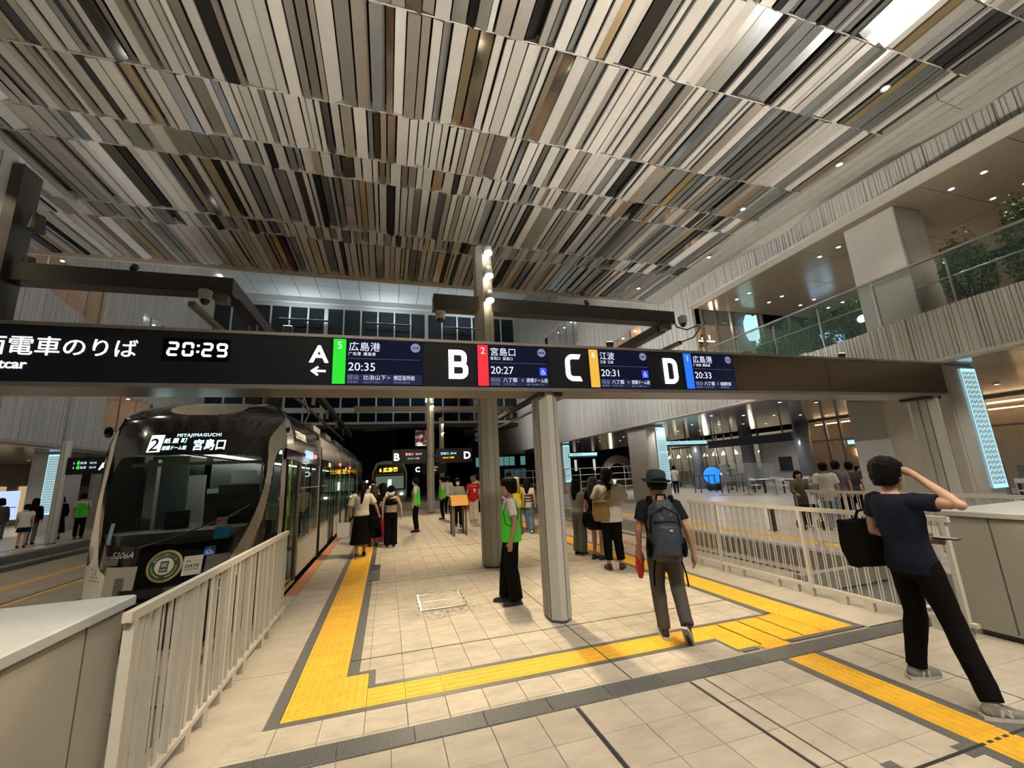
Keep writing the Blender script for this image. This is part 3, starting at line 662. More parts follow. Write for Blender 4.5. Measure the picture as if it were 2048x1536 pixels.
screen(4.195,5.085,gg('route_blue', (.01,.16,.95), 1.2),'1','広島港','广岛港  廣島港','20:33','U18',('八丁堀','紙屋町東'),False)
def column(par, x0, x1, y0, y1, z0, z1, base=True, name='post'):
    """chamfered column of panels with recessed dark seams"""
    c = .35*(x1-x0); g = .012
    xm, ym = (x0+x1)/2, (y0+y1)/2
    b = MB(); b.prism([(x0+c,y0),(x1-c,y0),(x1,y0+c),(x1,ym-g),(x1-.02,ym-g),(x1-.02,ym+g),(x1,ym+g),(x1,y1-c),(x1-c,y1),(x0+c,y1),(x0,y1-c),(x0,ym+g),(x0+.02,ym+g),(x0+.02,ym-g),(x0,ym-g),(x0,y0+c)], z0+(.035 if base else 0), z1)
    o = b.build(name, post_m, par)
    MB().box(x1-c-.004,x1-c+.004,y0-.002,y0+.02,z0+.04,z1).build('seam', postd_m, o)
    MB().box(x0-.002,x0+.01,y0+c-.004,y0+c+.008,z0+.04,z1).build('seam', postd_m, o)
    if base: MB().prism([(x0+c+.01,y0+.01),(x1-c-.01,y0+.01),(x1-.01,y0+c),(x1-.01,y1-c),(x1-c,y1-.01),(x0+c,y1-.01),(x0+.01,y1-c),(x0+.01,y0+c)], z0, z0+.04).build('base_plate', postd_m, o)
    return o
column(sg, 1.98, 2.24, 1.0, 1.44, 0, 2.7); MB().box(1.96,2.3,1.02,1.43,2.66,2.72).build('post_cap', beam_m, sg)
column(sg, 9.42, 9.68, 1.0, 1.44, 0, 2.7); MB().box(9.3,9.72,1.02,1.43,2.66,2.72).build('post_cap', beam_m, sg)
column(sg, -5.48, -5.22, 1.0, 1.44, -.33, 2.7)

# ================================================================== LAMP PILLARS, BEAMS
warm = (1,.80,.52)
lampglow = glow('spot_lens', (1,.8,.5), 45.)
def lamp_pillar(X, Y, z1, lab, e, beam=True, lamps=(6.46,5.92,5.36), sc_=1.):
    t = thing('lamp_pillar', lab, 'pillar', (X,Y,0))
    column(t, X-.18, X+.18, Y-.24, Y+.28, 0 if X > -4 else -.33, z1, name='shaft')
    for i, z in enumerate(lamps):
        h = MB().tube([(X+.06,Y-.27,z+.16),(X+.06,Y-.33,z-.05)], [.085,.1], 14); hd = h.build('lamp_head', post_m, t, True)
        MB().tube([(X+.06,Y-.331,z-.052),(X+.06,Y-.336,z-.07)], [.088,.088], 14).build('lamp_lens', lampglow, hd); MB().box(X+.04,X+.08,Y-.3,Y-.22,z+.02,z+.08).build('lamp_bracket', postd_m, hd)
        if e: spot('lamp_beam', (X+.06,Y-.46,z-.1), (X+.06+(.3,-.4,1.0)[i], Y-(7.6,6.4,4.6)[i], 0), e*(1.0,.45,.12)[i], warm, 1.75, .7, .07, t)
    return t
lp1 = lamp_pillar(2.1, 4.42, 6.65, 'pale lamp pillar with three bright spotlights nearest the overhead sign', 1200)
for z, yy in ((6.3,9.5),(5.7,13.0)):  # rear lamps added, hidden by the shaft, to brighten the platform beyond
    MB().tube([(2.1,4.72,z+.14),(2.1,4.78,z-.05)], [.06,.066], 12).build('lamp_head', post_m, lp1); spot('lamp_beam', (2.1,4.84,z-.1), (2.1,yy,0), 820, warm, 2.2, .7, .07, lp1)
lp2 = lamp_pillar(2.25, 18, 6.65, 'second lamp pillar along the platform beyond the orange post', 900, lamps=(5.9,5.36))
lp3 = lamp_pillar(4.3, 30, 6.4, 'third lamp pillar far down the platform behind the second', 300, lamps=(5.9,5.2))
lp4 = lamp_pillar(-6.15, 4.42, 7.4, 'tall pillar at the left picture edge carrying a black beam', 0, lamps=())
MB().box(-5.96,-5.8,4.2,4.6,-.33,7.2).build('cable_channel', beam_m, lp4)
for z, s in ((6.25,1.),(5.5,.8)): MB().lathe([(.12*s,-.16*s),(.09*s,.12*s),(.02,.14*s)], 16, (-5.62,4.4,z)).build('lamp_shade', beam_m, lp4)
spot('lamp_beam', (-6.3,3.75,7.0), (-6.1,4.2,4.2), 90, warm, 1.6, .8, .05, lp4)
spot('lamp_beam', (-6.2,4.0,6.6), (-6.5,-2,0), 500, warm, 2.4, .7, .1, lp4)
def beamthing(name, lab, rects, m, cat='beam'):
    x0,x1,y0,y1,z0,z1 = rects[0]; t = MB().box(*rects[0]).build(name, m, label=lab, cat=cat)
    for r in rects[1:]: MB().box(*r).build('bracket', beam2_m, t)
    return t
beamthing('cross_beam', 'black cross beam through the pillar above the sign', [(1.0,6.92,4.27,4.57,5.14,5.45),(6.6,6.8,4.3,4.5,5.0,5.14)], beam_m)
beamthing('cross_beam', 'black cross beam reaching from the left edge pillar over the tram', [(-5.8,-2.62,4.27,4.57,5.14,5.45),(-2.9,-2.7,4.3,4.5,5.0,5.14)], beam_m)
beamthing('catenary_beam', 'long black overhead beam running along above the left tram', [(-2.86,-2.62,4.57,32,5.2,5.45)]+[(-2.8,-2.68,6+4*k,6.15+4*k,4.75,5.2) for k in range(6)], beam_m)
beamthing('catenary_beam', 'long black overhead beam running along above the right track', [(6.6,6.82,4.57,32,5.0,5.22)]+[(6.66,6.76,6+4*k,6.15+4*k,4.7,5.0) for k in range(6)], beam_m)
MB().box(-3.12,-3.02,3.9,30,4.72,4.8).build('conductor_rail', beam2_m, label='grey overhead conductor rail above the left tram', cat='rail')
MB().box(6.95,7.06,4.3,30,4.62,4.7).build('conductor_rail', beam2_m, label='grey overhead conductor rail above the right track', cat='rail')
MB().tube([(7.0,4.28,4.66),(7.15,4.0,4.7),(7.35,3.95,4.95),(7.4,4.1,5.05),(7.25,4.3,5.0),(7.05,4.4,5.1),(6.93,4.4,5.3)], .018, 8).build('feeder_cable', beam_m, smooth=True, label='loose black feeder cable looping off the right conductor rail', cat='cable')
beamthing('cross_beam', 'grey cross beam on the second lamp pillar', [(-1.5,6.9,17.9,18.15,5.1,5.35)], beam2_m)
for x, y, z, lab in ((1.15,4.4,5.1,'white dome camera hanging from the beam left of the pillar'),(-3.0,4.2,5.12,'white dome camera on the left beam end'),(7.12,4.25,5.3,'white camera at the right end of the cross beam')):
    t = thing('dome_camera', lab, 'camera', (x,y,z-.3)); MB().lathe([(.1,.02),(.115,0),(.1,-.03),(.1,-.13),(.085,-.16)], 20, (x,y,z)).build('housing', mat('camera_white', (.62,.6,.56), .4), t, True)
    MB().ell((x,y,z-.17), (.075,.075,.08), 14).build('dome', mat('dome_black', (.02,.02,.02), .1), t, True); MB().cyl(x,y,z,z+.06,.03,10).build('stem', beam_m, t)
# ================================================================== FENCES AND CABINETS
def fence(X, ya, yb, lab, z1=1.09, face=1, seedv=3, pair=False):
    t = thing('fence', lab, 'fence', (X,(ya+yb)/2,0)); r = random.Random(seedv)
    MB().box(X-.022,X+.022,ya,yb,z1-.05,z1).build('top_rail', white_m, t)
    MB().box(X-.03,X+.03,ya-.02,yb+.02,.1,.135).build('bottom_rail', white_m, t)
    y = yb-.12; k = 0
    ft = MB().box(-.025,.025,-.045,.045,0,.1).mesh('foot', white_m)
    while y > ya: obj('foot', ft, t, loc=(X,y,0)); y -= .62 if k % 2 == 0 else .29; k += 1
    flat = MB().box(-.006,.006,-.022,.022,.13,z1-.045).mesh('bar', white_m); thin = MB().box(-.005,.005,-.0045,.0045,.13,z1-.045).mesh('bar', white_m)
    edge = MB().box(-.022,.022,-.006,.006,.13,z1-.045).mesh('bar', white_m)
    n = int((yb-ya)/(.118 if pair else .092)); 
    for i in range(n+1):
        yy = ya+.05+(yb-ya-.1)*i/n
        if i % (13 if pair else 16) == 0: MB().box(X-.025,X+.025,yy-.02,yy+.02,0,z1-.03).build('post', white_m, t); continue
        if pair:
            for d in (-.017,.017): obj('bar', thin, t, loc=(X,yy+d+r.uniform(-.004,.004),0))
        else: obj('bar', (thin, edge, flat)[(0,1,2,1,0,2,1)[i % 7]], t, loc=(X+r.uniform(-.006,.006),yy+r.uniform(-.012,.012),0))
    return t
fence(-1.17, -.98, 2.78, 'white metal bar fence beside the front of the black tram')
fence(5.4, -.98, 2.78, 'white metal bar fence with paired bars behind the man with the tote bag', pair=True, seedv=5)
fence(8.4, -.98, 2.9, 'white metal bar fence across the right track near the old woman', pair=True, seedv=6)
def cabinet(x0, x1, y0, y1, z1, lab, side):
    t = thing('equipment_cabinet', lab, 'cabinet', ((x0+x1)/2,(y0+y1)/2,0))
    MB().bbox(x0,x1,y0,y1,.06,z1-.05,.02).build('body', box_m, t)
    MB().bbox(x0-.03,x1+.03,y0-.03,y1+.03,z1-.05,z1,.008).build('lid', boxtop_m, t)
    MB().box(x0+.05,x1-.05,y0+.05,y1-.05,0,.06).build('plinth', beam_m, t)
    xs = x1 if side > 0 else x0
    MB().box(xs-.004,xs+.004,y0+.1,y1-.34,.1,z1-.09).build('door', box_m, t); MB().box(xs-.003,xs+.003,y1-.335,y1-.325,.08,z1-.06).build('door_seam', postd_m, t)
cabinet(-3.2, -1.26, -3.0, -.8, 1.14, 'large beige steel equipment cabinet in the lower left corner', 1)
cabinet(5.56, 8.0, -3.4, -.86, 1.14, 'large beige steel equipment cabinet at the right edge behind the tote man', -1)

# ================================================================== TRAM
TC = -2.695
TZ = [-.25,0,.3,.7,1.0,1.5,2.0,2.5,2.85,3.0,3.1,3.14]; TYF = [2.98,2.93,2.88,2.95,3.05,3.22,3.43,3.63,3.78,3.95,4.15,4.4]
TYS = [3.85,3.85,3.85,3.85,3.87,3.9,3.92,3.95,4.05,4.2,4.35,4.5]; THW = [1.17,1.2,1.225,1.225,1.225,1.225,1.22,1.2,1.12,1.02,.9,.75]
_zf = np.linspace(-.6,3.14,375); _k = np.exp(-.5*(np.arange(-30,31)*.01/.075)**2); _k /= _k.sum()
def _sm(v):
    a = np.interp(_zf, TZ, v); return np.convolve(np.pad(a, 30, mode='reflect', reflect_type='odd'), _k, 'valid')
_SF, _SS, _SH = _sm(TYF), _sm(TYS), _sm(THW)
def nose(s, z, off=0.):
    f = np.interp(z,_zf,_SF)-off; sd = np.interp(z,_zf,_SS)-off*.3; w = np.interp(z,_zf,_SH)+off*.4
    return (TC+s*w, f+(sd-f)*abs(s)**2.4, z)
def chaikin(P, n=2):
    for _ in range(n): P = [q for i in range(len(P)) for q in ((P[i][0]*.75+P[(i+1)%len(P)][0]*.25, P[i][1]*.75+P[(i+1)%len(P)][1]*.25), (P[i][0]*.25+P[(i+1)%len(P)][0]*.75, P[i][1]*.25+P[(i+1)%len(P)][1]*.75))]
    return P
WS = [(-.62,1.01),(-.74,1.1),(-.85,1.7),(-.81,2.17),(-.72,2.24),(.67,2.19),(.775,2.13),(.785,1.7),(.74,1.31),(.66,1.04),(.6,1.0)]
BAND = [(.99,2.79),(.915,2.66),(.79,2.45),(.82,2.12),(.80,1.62),(.71,1.09),(.56,.66),(.50,.36),(.66,.36),(.728,.82),(.815,1.145),(.857,1.61),(.875,2.17),(.955,2.35),(1.01,2.2),(1.01,2.79)]
RPOST = [(.95,2.35),(1.01,2.5),(1.01,.3),(.97,.3),(.965,1.0)]
LBAND = [(-1.01,2.65),(-.95,2.64),(-.905,2.13),(-.915,1.58),(-.79,1.14),(-.70,.9),(-.62,.72),(-.48,.67),(-.46,.2),(-1.01,.2)]
LDARK = [(-1.01,1.0),(-.84,1.0),(-.79,.86),(-.85,.76),(-1.01,.72)]
CAPZ = [(-.52,3.15),(-.47,2.86),(.38,2.85),(.63,3.06),(.66,3.15)]
SIDEW = [(.885,2.12),(.945,2.3),(.955,1.0),(.87,.95),(.845,1.12)]
zoneP = [('windshield', chaikin(WS)), ('side_window', SIDEW), ('white_band', chaikin(BAND)), ('white_post', RPOST), ('left_black', chaikin(LDARK)), ('white_cheek', chaikin(LBAND)), ('roof_cap', chaikin(CAPZ, 3))]
blackp = mat('tram_black_gloss', (.008,.008,.009), .12, coat=.6); whitep = mat('tram_pearl', (.62,.60,.54), .3, coat=.3); greyp = mat('tram_grey', (.30,.29,.27), .35, coat=.2)
wsglass = mat('windshield_glass', (.02,.035,.03), .02, alpha=.15, spec=.6)
sideglass = mat('tram_tinted_glass', (.012,.018,.014), .02, alpha=.5, spec=.8)
tram = thing('tram', 'black and pearl white low floor tram standing at the left platform edge', 'tram', (TC,18,-.33))
ns, nz = 250, 250
ss = [math.sin(pi/2*(2*i/ns-1))*.6+(2*i/ns-1)*.4 for i in range(ns+1)]; zz = [-.25+3.39*j/nz for j in range(nz+1)]
_S, _Z = np.meshgrid([(ss[i]+ss[i+1])/2 for i in range(ns)], [(zz[j]+zz[j+1])/2 for j in range(nz)], indexing='ij')
def npin(P):
    c = np.zeros(_S.shape, bool); k = len(P)-1
    for i in range(len(P)):
        a, b = P[i], P[k]
        if a[1] != b[1]: c ^= ((a[1] > _Z) != (b[1] > _Z)) & (_S < (b[0]-a[0])*(_Z-a[1])/(b[1]-a[1])+a[0])
        k = i
    return c
zm = {}; free = np.ones(_S.shape, bool)
for nme, P in zoneP: q = npin(P) & free; free &= ~q; zm[nme] = list(zip(*np.nonzero(q)))
zm['front_mask'] = list(zip(*np.nonzero(free)))
for zn, cells in zm.items():
    idx = {}; b = MB()
    off = {'front_mask':0,'windshield':-.012,'side_window':-.012}.get(zn, .004)
    def vid(i, j):
        if (i, j) not in idx: idx[(i, j)] = len(b.v); b.v.append(nose(ss[i], zz[j], off))
        return idx[(i, j)]
    for i, j in cells: b.f.append((vid(i,j), vid(i+1,j), vid(i+1,j+1), vid(i,j+1))); b.m.append(0)
    b.build(zn, {'front_mask':blackp,'windshield':wsglass,'side_window':sideglass,'left_black':blackp}.get(zn, whitep), tram, smooth=True)
# roof and body shell rings behind the nose
def shell(y0, y1, mats_side, nm):
    b = MB(); prof = [(-1.2,-.25),(-1.225,.3),(-1.225,2.25),(-1.2,2.5),(-1.12,2.85),(-1.0,3.02),(-.8,3.1),(.8,3.1),(1.0,3.02),(1.12,2.85),(1.2,2.5),(1.225,2.25)]
    n = len(prof); b.add([(TC+x, y0, z) for x, z in prof]+[(TC+x, y1, z) for x, z in prof], [(i,i+1,n+i+1,n+i) for i in range(n-1)])
    return b.build(nm, mats_side, tram, smooth=True)
SX = TC+1.225
skirt_m = whitep
bel_m = mat('bellows_rubber', (.03,.03,.03), .8)
roofp = mat('tram_roof_dark', (.07,.07,.068), .25, .3)
secs = [(3.87,7.55),(7.95,12.6),(13.0,16.6),(17.0,21.6),(22.0,26.5)]
for k, (a, b_) in enumerate(secs):
    sh = shell(a if k else 4.45, b_, blackp if k == 0 else roofp, 'car_shell')
    if k == 0:
        q = MB(); prof = [(1.2,2.5),(1.12,2.85)]
        q.add([(TC+1.225,3.9,2.25),(TC+1.225,4.45,2.25),(TC+1.2,4.45,2.5),(TC+1.2,3.95,2.5),(TC+1.12,4.45,2.85),(TC+1.12,4.05,2.85),(TC+1.0,4.45,3.02),(TC+1.0,4.22,3.02),(TC+.8,4.45,3.1),(TC+.88,4.37,3.1)],[(0,1,2,3),(3,2,4,5),(5,4,6,7),(7,6,8,9)])
        q.build('corner_shell', blackp, sh); q = MB(); q.add([(TC-1.225,3.9,-.25),(TC-1.225,4.45,-.25),(TC-1.225,4.45,2.25),(TC-1.225,3.9,2.25),(TC-1.2,4.45,2.5),(TC-1.2,3.95,2.5),(TC-1.12,4.45,2.85),(TC-1.12,4.05,2.85)],[(0,1,2,3),(3,2,4,5),(5,4,6,7)]); q.build('corner_shell', blackp, sh)
    MB().box(SX-.04,SX+.004,a+.0,b_,2.12,2.3).build('header_band', blackp, sh); MB().box(SX-.06,SX-.02,a,b_,-.25,.04).build('lower_skirt', blackp, sh)
    # bays: doors / windows
    if k == 0: bays = [('door',4.02,5.15),('win',5.2,7.5)]
    else:
        L = b_-a; bays = [('win',a+.05,a+1.5),('door',a+1.55,a+2.85),('win',a+2.9,b_-.05)]
    for kind, y0, y1 in bays:
        if kind == 'win':
            MB().box(SX-.012,SX-.004,y0,y1,.62,2.12).build('window', sideglass, sh)
            MB().box(SX-.05,SX+.006,y0,y1,.04,.6).build('skirt_panel', whitep, sh); MB().box(SX-.05,SX+.003,y0,y1,.6,.66).build('window_sill', greyp, sh)
            MB().box(SX-.05,SX+.002,y0-.045,y0,.0,2.13).build('pillar', blackp, sh)
            if y1-y0 > 1.6: MB().box(SX-.03,SX+.002,(y0+y1)/2-.025,(y0+y1)/2+.025,.62,2.12).build('pillar', blackp, sh)
            MB().box(SX-.02,SX-.003,y0+.05,y1-.05,1.62,1.64).build('window_rail', greyp, sh)
        elif k == 0:   # open door
            MB().box(SX-.9,SX,y0,y1,-.03,.01).build('door_sill', mat('step_yellow', (.5,.4,.05), .5), sh)
            for yy in (y0+.02, y1-.06): MB().box(SX-.06,SX+.004,yy,yy+.04,0,2.12).build('door_post', greyp if yy > 4.5 else blackp, sh)
            MB().tube([(SX-.02,4.2,1.5),(SX-.02,4.24,1.3),(SX-.02,4.22,.5),(SX-.05,4.2,.3)], .014, 8).build('grab_rail', mat('grab_green', (.35,.55,.03), .35), sh, smooth=True)
            MB().box(SX-.05,SX-.03,y1-.5,y1-.06,.1,2.05).build('door_leaf', sideglass, sh)
        else:
            for d0, d1 in ((y0,(y0+y1)/2-.01),((y0+y1)/2+.01,y1)):
                MB().box(SX-.02,SX-.006,d0+.05,d1-.05,.2,2.05).build('door_leaf', sideglass, sh)
                for e in (d0, d1-.05): MB().box(SX-.03,SX+.004,e,e+.05,.04,2.12).build('door_frame', blackp, sh)
    if k < len(secs)-1:
        c = secs[k+1][0]; b = MB()
        for i in range(6):
            y0 = b_+(c-b_)*i/6; y1 = b_+(c-b_)*(i+1)/6; ym = (y0+y1)/2
            b.add([(SX-.1,y0,-.1),(SX-.02,ym,-.1),(SX-.1,y1,-.1),(SX-.1,y0,2.6),(SX-.02,ym,2.6),(SX-.1,y1,2.6)], [(0,1,4,3),(1,2,5,4)])
        b.box(TC-1.1,SX-.1,b_,c,2.55,2.75); b.build('bellows', bel_m, tram)
        MB().box(SX-.08,SX+.005,b_-.08,b_,0,2.75).build('end_frame', greyp, tram)
    for yy in (a+1.0, b_-1.2):
        if k: MB().bbox(TC-.9,TC+.9,yy-.6,yy+.7,3.1,3.3,.05).build('roof_unit', roofp, tram)
redl = glow('marker_red', (1,.03,.03), 22.)
for yy in (6.75, 12.2, 16.3): MB().ell((SX+.01,yy,2.3), (.02,.05,.05), 10).build('marker_light', redl, tram)
MB().box(SX-.002,SX+.006,5.55,6.45,2.22,2.38).build('side_display', mat('side_disp', (.01,.02,.02), .2, emit=1.4, ecol=(.35,.6,.75)), tram)
for yy in (9.0, 14): 
    d = MB().box(SX-.002,SX+.006,yy,yy+1.1,2.13,2.28).build('side_display', signblk, tram)
    text('宮島口', .13, glow('led_amber', (1,.42,.02), 4.), (SX+.008,yy+.15,2.15), (pi/2,0,pi/2), d, ext=.001)
text('DEFENDER', .2, mat('chrome_letter', (.62,.61,.57), .4, .2), (SX-.012,4.6,2.54), (pi/2-.17,0,pi/2), tram, bold=.006, ext=.004, spacing=1.08)
# destination display
ds = MB(); 
dsv = [nose(-.56+1.1*i/14, z, .006) for i in range(15) for z in (2.24,2.57)]
ds.add(dsv, [(2*i,2*i+2,2*i+3,2*i+1) for i in range(14)]); dso = ds.build('destination_display', mat('dest_black', (.004,.006,.006), .15), tram, smooth=True)
ledw = glow('led_ice', (.62,.95,1), 3.2)
def on_nose(o, s0, z0, off=.012):
    me = o.data.copy(); o.data = me
    for v in me.vertices:
        x, y, z = v.co; sx, zz_ = s0+x/1.2, z0+y; q = nose(sx, zz_, off+z); v.co = q
    o.location = (0,0,0); o.rotation_euler = (0,0,0); return o
def ntext(body, size, m, s0, z0, par, bold=0, sx=1., off=.012, ext=.0005, **k):
    o = text(body, size, m, (0,0,0), (0,0,0), par, bold=bold, ext=ext, **k)
    if sx != 1:
        o.data = o.data.copy()
        for v in o.data.vertices: v.co.x *= sx
        o.scale = (1,1,1)
    return on_nose(o, s0, z0, off)
b = MB(); N = 6
b.add([nose(-.485+.15*i/N, z, .01) for i in range(N+1) for z in (2.27,2.53)], [(2*i,2*i+2,2*i+3,2*i+1) for i in range(N)]); rb = b.build('route_number_field', ledw, dso)
ntext('2', .27, MATS['dest_black'], -.475, 2.29, rb, bold=.004, off=.014)
ntext('MIYAJIMAGUCHI', .072, ledw, -.20, 2.495, dso, off=.012, spacing=1.12)
ntext('紙 屋 町', .085, ledw, -.32, 2.405, dso, off=.012); ntext('原爆ドーム前', .07, ledw, -.32, 2.30, dso, sx=.75, off=.012); ntext('宮島口', .18, ledw, 0.0, 2.295, dso, sx=.8, bold=.003, off=.012)
# stickers on the front
ntext('5206A', .105, mat('number_silver', (.7,.69,.64), .35), -.5, .875, tram, shear=.3, spacing=1.05, off=.008)
eb = MB(); n = 40; ec = (.055, .75)
for r0, mi in ((.19,0),(.165,1),(.10,2)): 
    eb.add([nose(ec[0], ec[1], .007+.003*mi)]+[nose(ec[0]+r0/1.2*math.cos(2*pi*i/n), ec[1]+r0*math.sin(2*pi*i/n), .007+.003*mi) for i in range(n)], [(0,1+i,1+(i+1)%n) for i in range(n)], mi)
gold = mat('emblem_gold', (.55,.43,.16), .35, .5); emb = eb.build('route_emblem', [gold, mat('emblem_green', (.03,.06,.03), .5), mat('emblem_white', (.65,.63,.58), .5)], tram)
for i, ch in enumerate('駅前大橋ルート'):
    t = 2.55-i*.327; o = text(ch, .05, mat('sticker_white', (.75,.75,.7), .5), (0,0,0), (0,0,0), emb, align='CENTER', ext=.0003); me = o.data.copy(); o.data = me
    ca, sa = math.cos(t-pi/2), math.sin(t-pi/2)
    for v in me.vertices:
        x, y = v.co.x, v.co.y+.112; v.co = nose(ec[0]+(x*ca-y*sa)/1.2, ec[1]+(x*sa+y*ca), .016)
for i in range(9):
    for sd in (0, 1):
        t = (3.25+i*.14) if not sd else (-.1-i*.14); r = .13; lf = MB()
        cx, cz = ec[0]+r/1.2*math.cos(t), ec[1]+r*math.sin(t); lf.add([nose(cx+.02*math.cos(t+k*pi/2)*(1 if k%2 else .5), cz+.02*math.sin(t+k*pi/2)*(1 if k%2 else .5), .016) for k in range(4)], [(0,1,2,3)])
        lf.build('laurel_leaf', mat('laurel_green', (.12,.3,.06), .5) if i < 5 else gold, emb)
tm_ = MB(); 
for x0,x1,z0,z1,mi in ((-.045,.045,-.07,.06,0),(-.033,.033,-.01,.04,1),(-.033,.033,-.055,-.03,1)): tm_.add([nose(ec[0]+a/1.2, ec[1]+c, .017+.002*mi) for a,c in ((x0,z0),(x1,z0),(x1,z1),(x0,z1))], [(0,1,2,3)], mi)
tm_.build('emblem_tram_picture', [mat('pic_dark', (.05,.05,.05), .5), greyp], emb)
def npatch(nm, s0, s1, z0, z1, m, par=tram, off=.008):
    b = MB(); k = 6; b.add([nose(s0+(s1-s0)*i/k, z, off) for i in range(k+1) for z in (z0,z1)], [(2*i,2*i+2,2*i+3,2*i+1) for i in range(k)]); return b.build(nm, m, par, smooth=True)
dy = npatch('advert_card', .215, .375, .61, .84, mat('card_cream', (.55,.54,.46), .5)); ntext('DAYS', .055, MATS['pic_dark'], .238, .70, dy, bold=.002, off=.012); npatch('advert_rule', .24, .35, .675, .682, MATS['pic_dark'], dy, .012)
ntext('ハシとみち', .022, MATS['pic_dark'], .29, .768, dy, off=.012); npatch('advert_mark', .24, .28, .77, .785, mat('mark_olive', (.12,.12,.05), .5), dy, .012)
ab = npatch('access_sticker', .372, .465, .825, .935, mat('sticker_blue', (.02,.18,.6), .4)); _w = MB()
wheelchair(0, 0, 0, .045, MATS['sticker_white'], ab); _o = ab.children[-1]
for v in _o.data.vertices: v.co = nose(.4185+v.co.x/1.2, .88+v.co.z, .012)
npatch('coupler_cover', -.50, -.18, .44, .775, mat('cover_beige', (.36,.335,.29), .45), off=.02); npatch('cover_hatch', -.37, -.28, .44, .65, mat('hatch_grey', (.12,.11,.1), .5), off=.026)
npatch('headlamp_cover', -.62, -.40, .79, .9, mat('lamp_cover_grey', (.12,.12,.12), .2)); npatch('headlamp_cover', .40, .60, .62, .82, MATS['lamp_cover_grey'])
npatch('bumper', -.3, .75, .40, .51, mat('bumper_chrome', (.25,.24,.22), .12, .9), off=.05)
for a, z in [(-.737,.735),(-.66,.72),(-.585,.73),(-.70,.685),(-.655,.685),(-.72,.645),(-.67,.645),(-.62,.645),(-.735,.6),(-.685,.6),(-.635,.6),(-.585,.6)]:
    b = MB(); b.add([nose(a+.011*math.cos(2*pi*k/8), z+.012*math.sin(2*pi*k/8), .009) for k in range(8)], [tuple(range(8))]); b.build('vent_hole', MATS['pic_dark'], tram)
MB().tube([nose(-.22,.99,.03), nose(.05,1.08,.05), nose(.62,1.34,.04)], [.014,.012,.008], 8).build('wiper_arm', MATS['pic_dark'], tram)
MB().tube([nose(.40,1.2,.05), nose(.70,1.45,.04)], .006, 6).build('wiper_blade', MATS['pic_dark'], tram)
MB().ell((TC-1.27,3.98,2.62), (.06,.05,.09), 10).build('mirror_camera', blackp, tram); MB().ell((TC+1.2,3.98,2.62), (.04,.05,.06), 10).build('mirror_camera', blackp, tram)
# interior
inw = mat('cab_cream', (.55,.54,.47), .5); ing = mat('cab_grey', (.16,.17,.165), .6); ind = mat('cab_dark', (.02,.02,.02), .6)
def I(nm, m, *r): return MB().box(*r).build(nm, m, tram)
I('floor_plate', ing, TC-1.18, TC+1.18, 3.6, 26, -.05, 0); 
db = MB(); db.prism([(-3.65,3.55),(-3.3,3.3),(-2.1,3.3),(-1.75,3.6),(-1.75,4.0),(-3.65,4.0)], .3, 1.14); db.build('dashboard', ing, tram)
I('console_screen', ind, -3.05, -2.75, 3.85, 3.9, 1.14, 1.4); I('driver_seat_back', ind, -2.85, -2.3, 4.7, 4.85, .6, 1.62); I('driver_seat', ind, -2.85, -2.3, 4.3, 4.85, .45, .6)
I('cab_partition', ing, -3.85, -3.3, 5.1, 5.14, 0, 2.3); I('partition_panel', inw, -3.28, -3.02, 5.1, 5.14, .3, 1.95); I('partition_panel', inw, -2.98, -2.8, 5.1, 5.13, .3, 1.7); I('partition_panel', ind, -2.8, -2.1, 5.1, 5.14, 0, 1.75); I('notice_board', mat('notice_grey', (.3,.31,.3), .6), -2.6, -2.2, 5.05, 5.08, 1.78, 2.0)
I('interior_pillar', inw, -2.06, -2.0, 5.1, 5.16, .9, 1.95); I('interior_pillar', greyp, -3.55, -3.42, 4.3, 4.42, 1.0, 2.2); I('sun_visor', greyp, -3.6, -1.7, 3.95, 4.0, 2.08, 2.13)
I('fare_box', ind, -1.95, -1.7, 4.25, 4.5, 0, 1.15); I('passenger_screen', ind, -2.5,-1.9,4.2,4.24,1.15,1.5)
MB().tube([(-1.9,4.4,.1),(-1.9,4.4,2.2)], .016, 8).build('handrail', steel_m, tram); MB().tube([(-2.1,5.0,.1),(-2.1,5.0,2.2)], .016, 8).build('handrail', steel_m, tram)
npatch('paper_notice', -.66, -.6, 1.03, 1.3, mat('paper_blue', (.3,.5,.7), .6), off=-.03); b = npatch('flyer_blue', .42, .56, 1.0, 1.17, mat('flyer_cyan', (.02,.3,.65), .5), off=-.03)
npatch('flyer_photo', .42, .52, 1.18, 1.3, mat('flyer_skin', (.6,.45,.33), .5), off=-.03)
liv = glow('tram_ceiling_light', (.85,1,.9), 7.)
I('cab_fill_panel', liv, TC-.3, TC+.3, 4.35, 4.5, 2.3, 2.33)  # added glowing panel that brightens the cab behind the windshield
I('ceiling_panel', inw, TC-1.0, TC+1.0, 4.2, 26, 2.4, 2.44)
for x in (-3.35, -2.05): I('light_strip', liv, x-.06, x+.06, 5.4, 26, 2.37, 2.4)
seatm = mat('seat_green', (.12,.2,.09), .8)
for k in range(14):
    y0 = 6+1.4*k; sh_ = [(-3.85,-3.42),(-2.0,-1.6)]
    for a, b_ in sh_[:1 if k % 3 else 2]:
        MB().bbox(a,b_,y0,y0+.45,.4,.5,.02).build('passenger_seat', seatm, tram); MB().bbox(a,b_,y0+.42,y0+.5,.5,1.05,.02).build('seat_back', seatm, tram)
for k in range(9): MB().tube([(-2.2,6+2*k,.02),(-2.2,6+2*k,2.35)], .016, 8).build('handrail', MATS['grab_green'], tram)
I('left_wall', greyp, TC-1.2, TC-1.16, 5.2, 26, 0, .7)
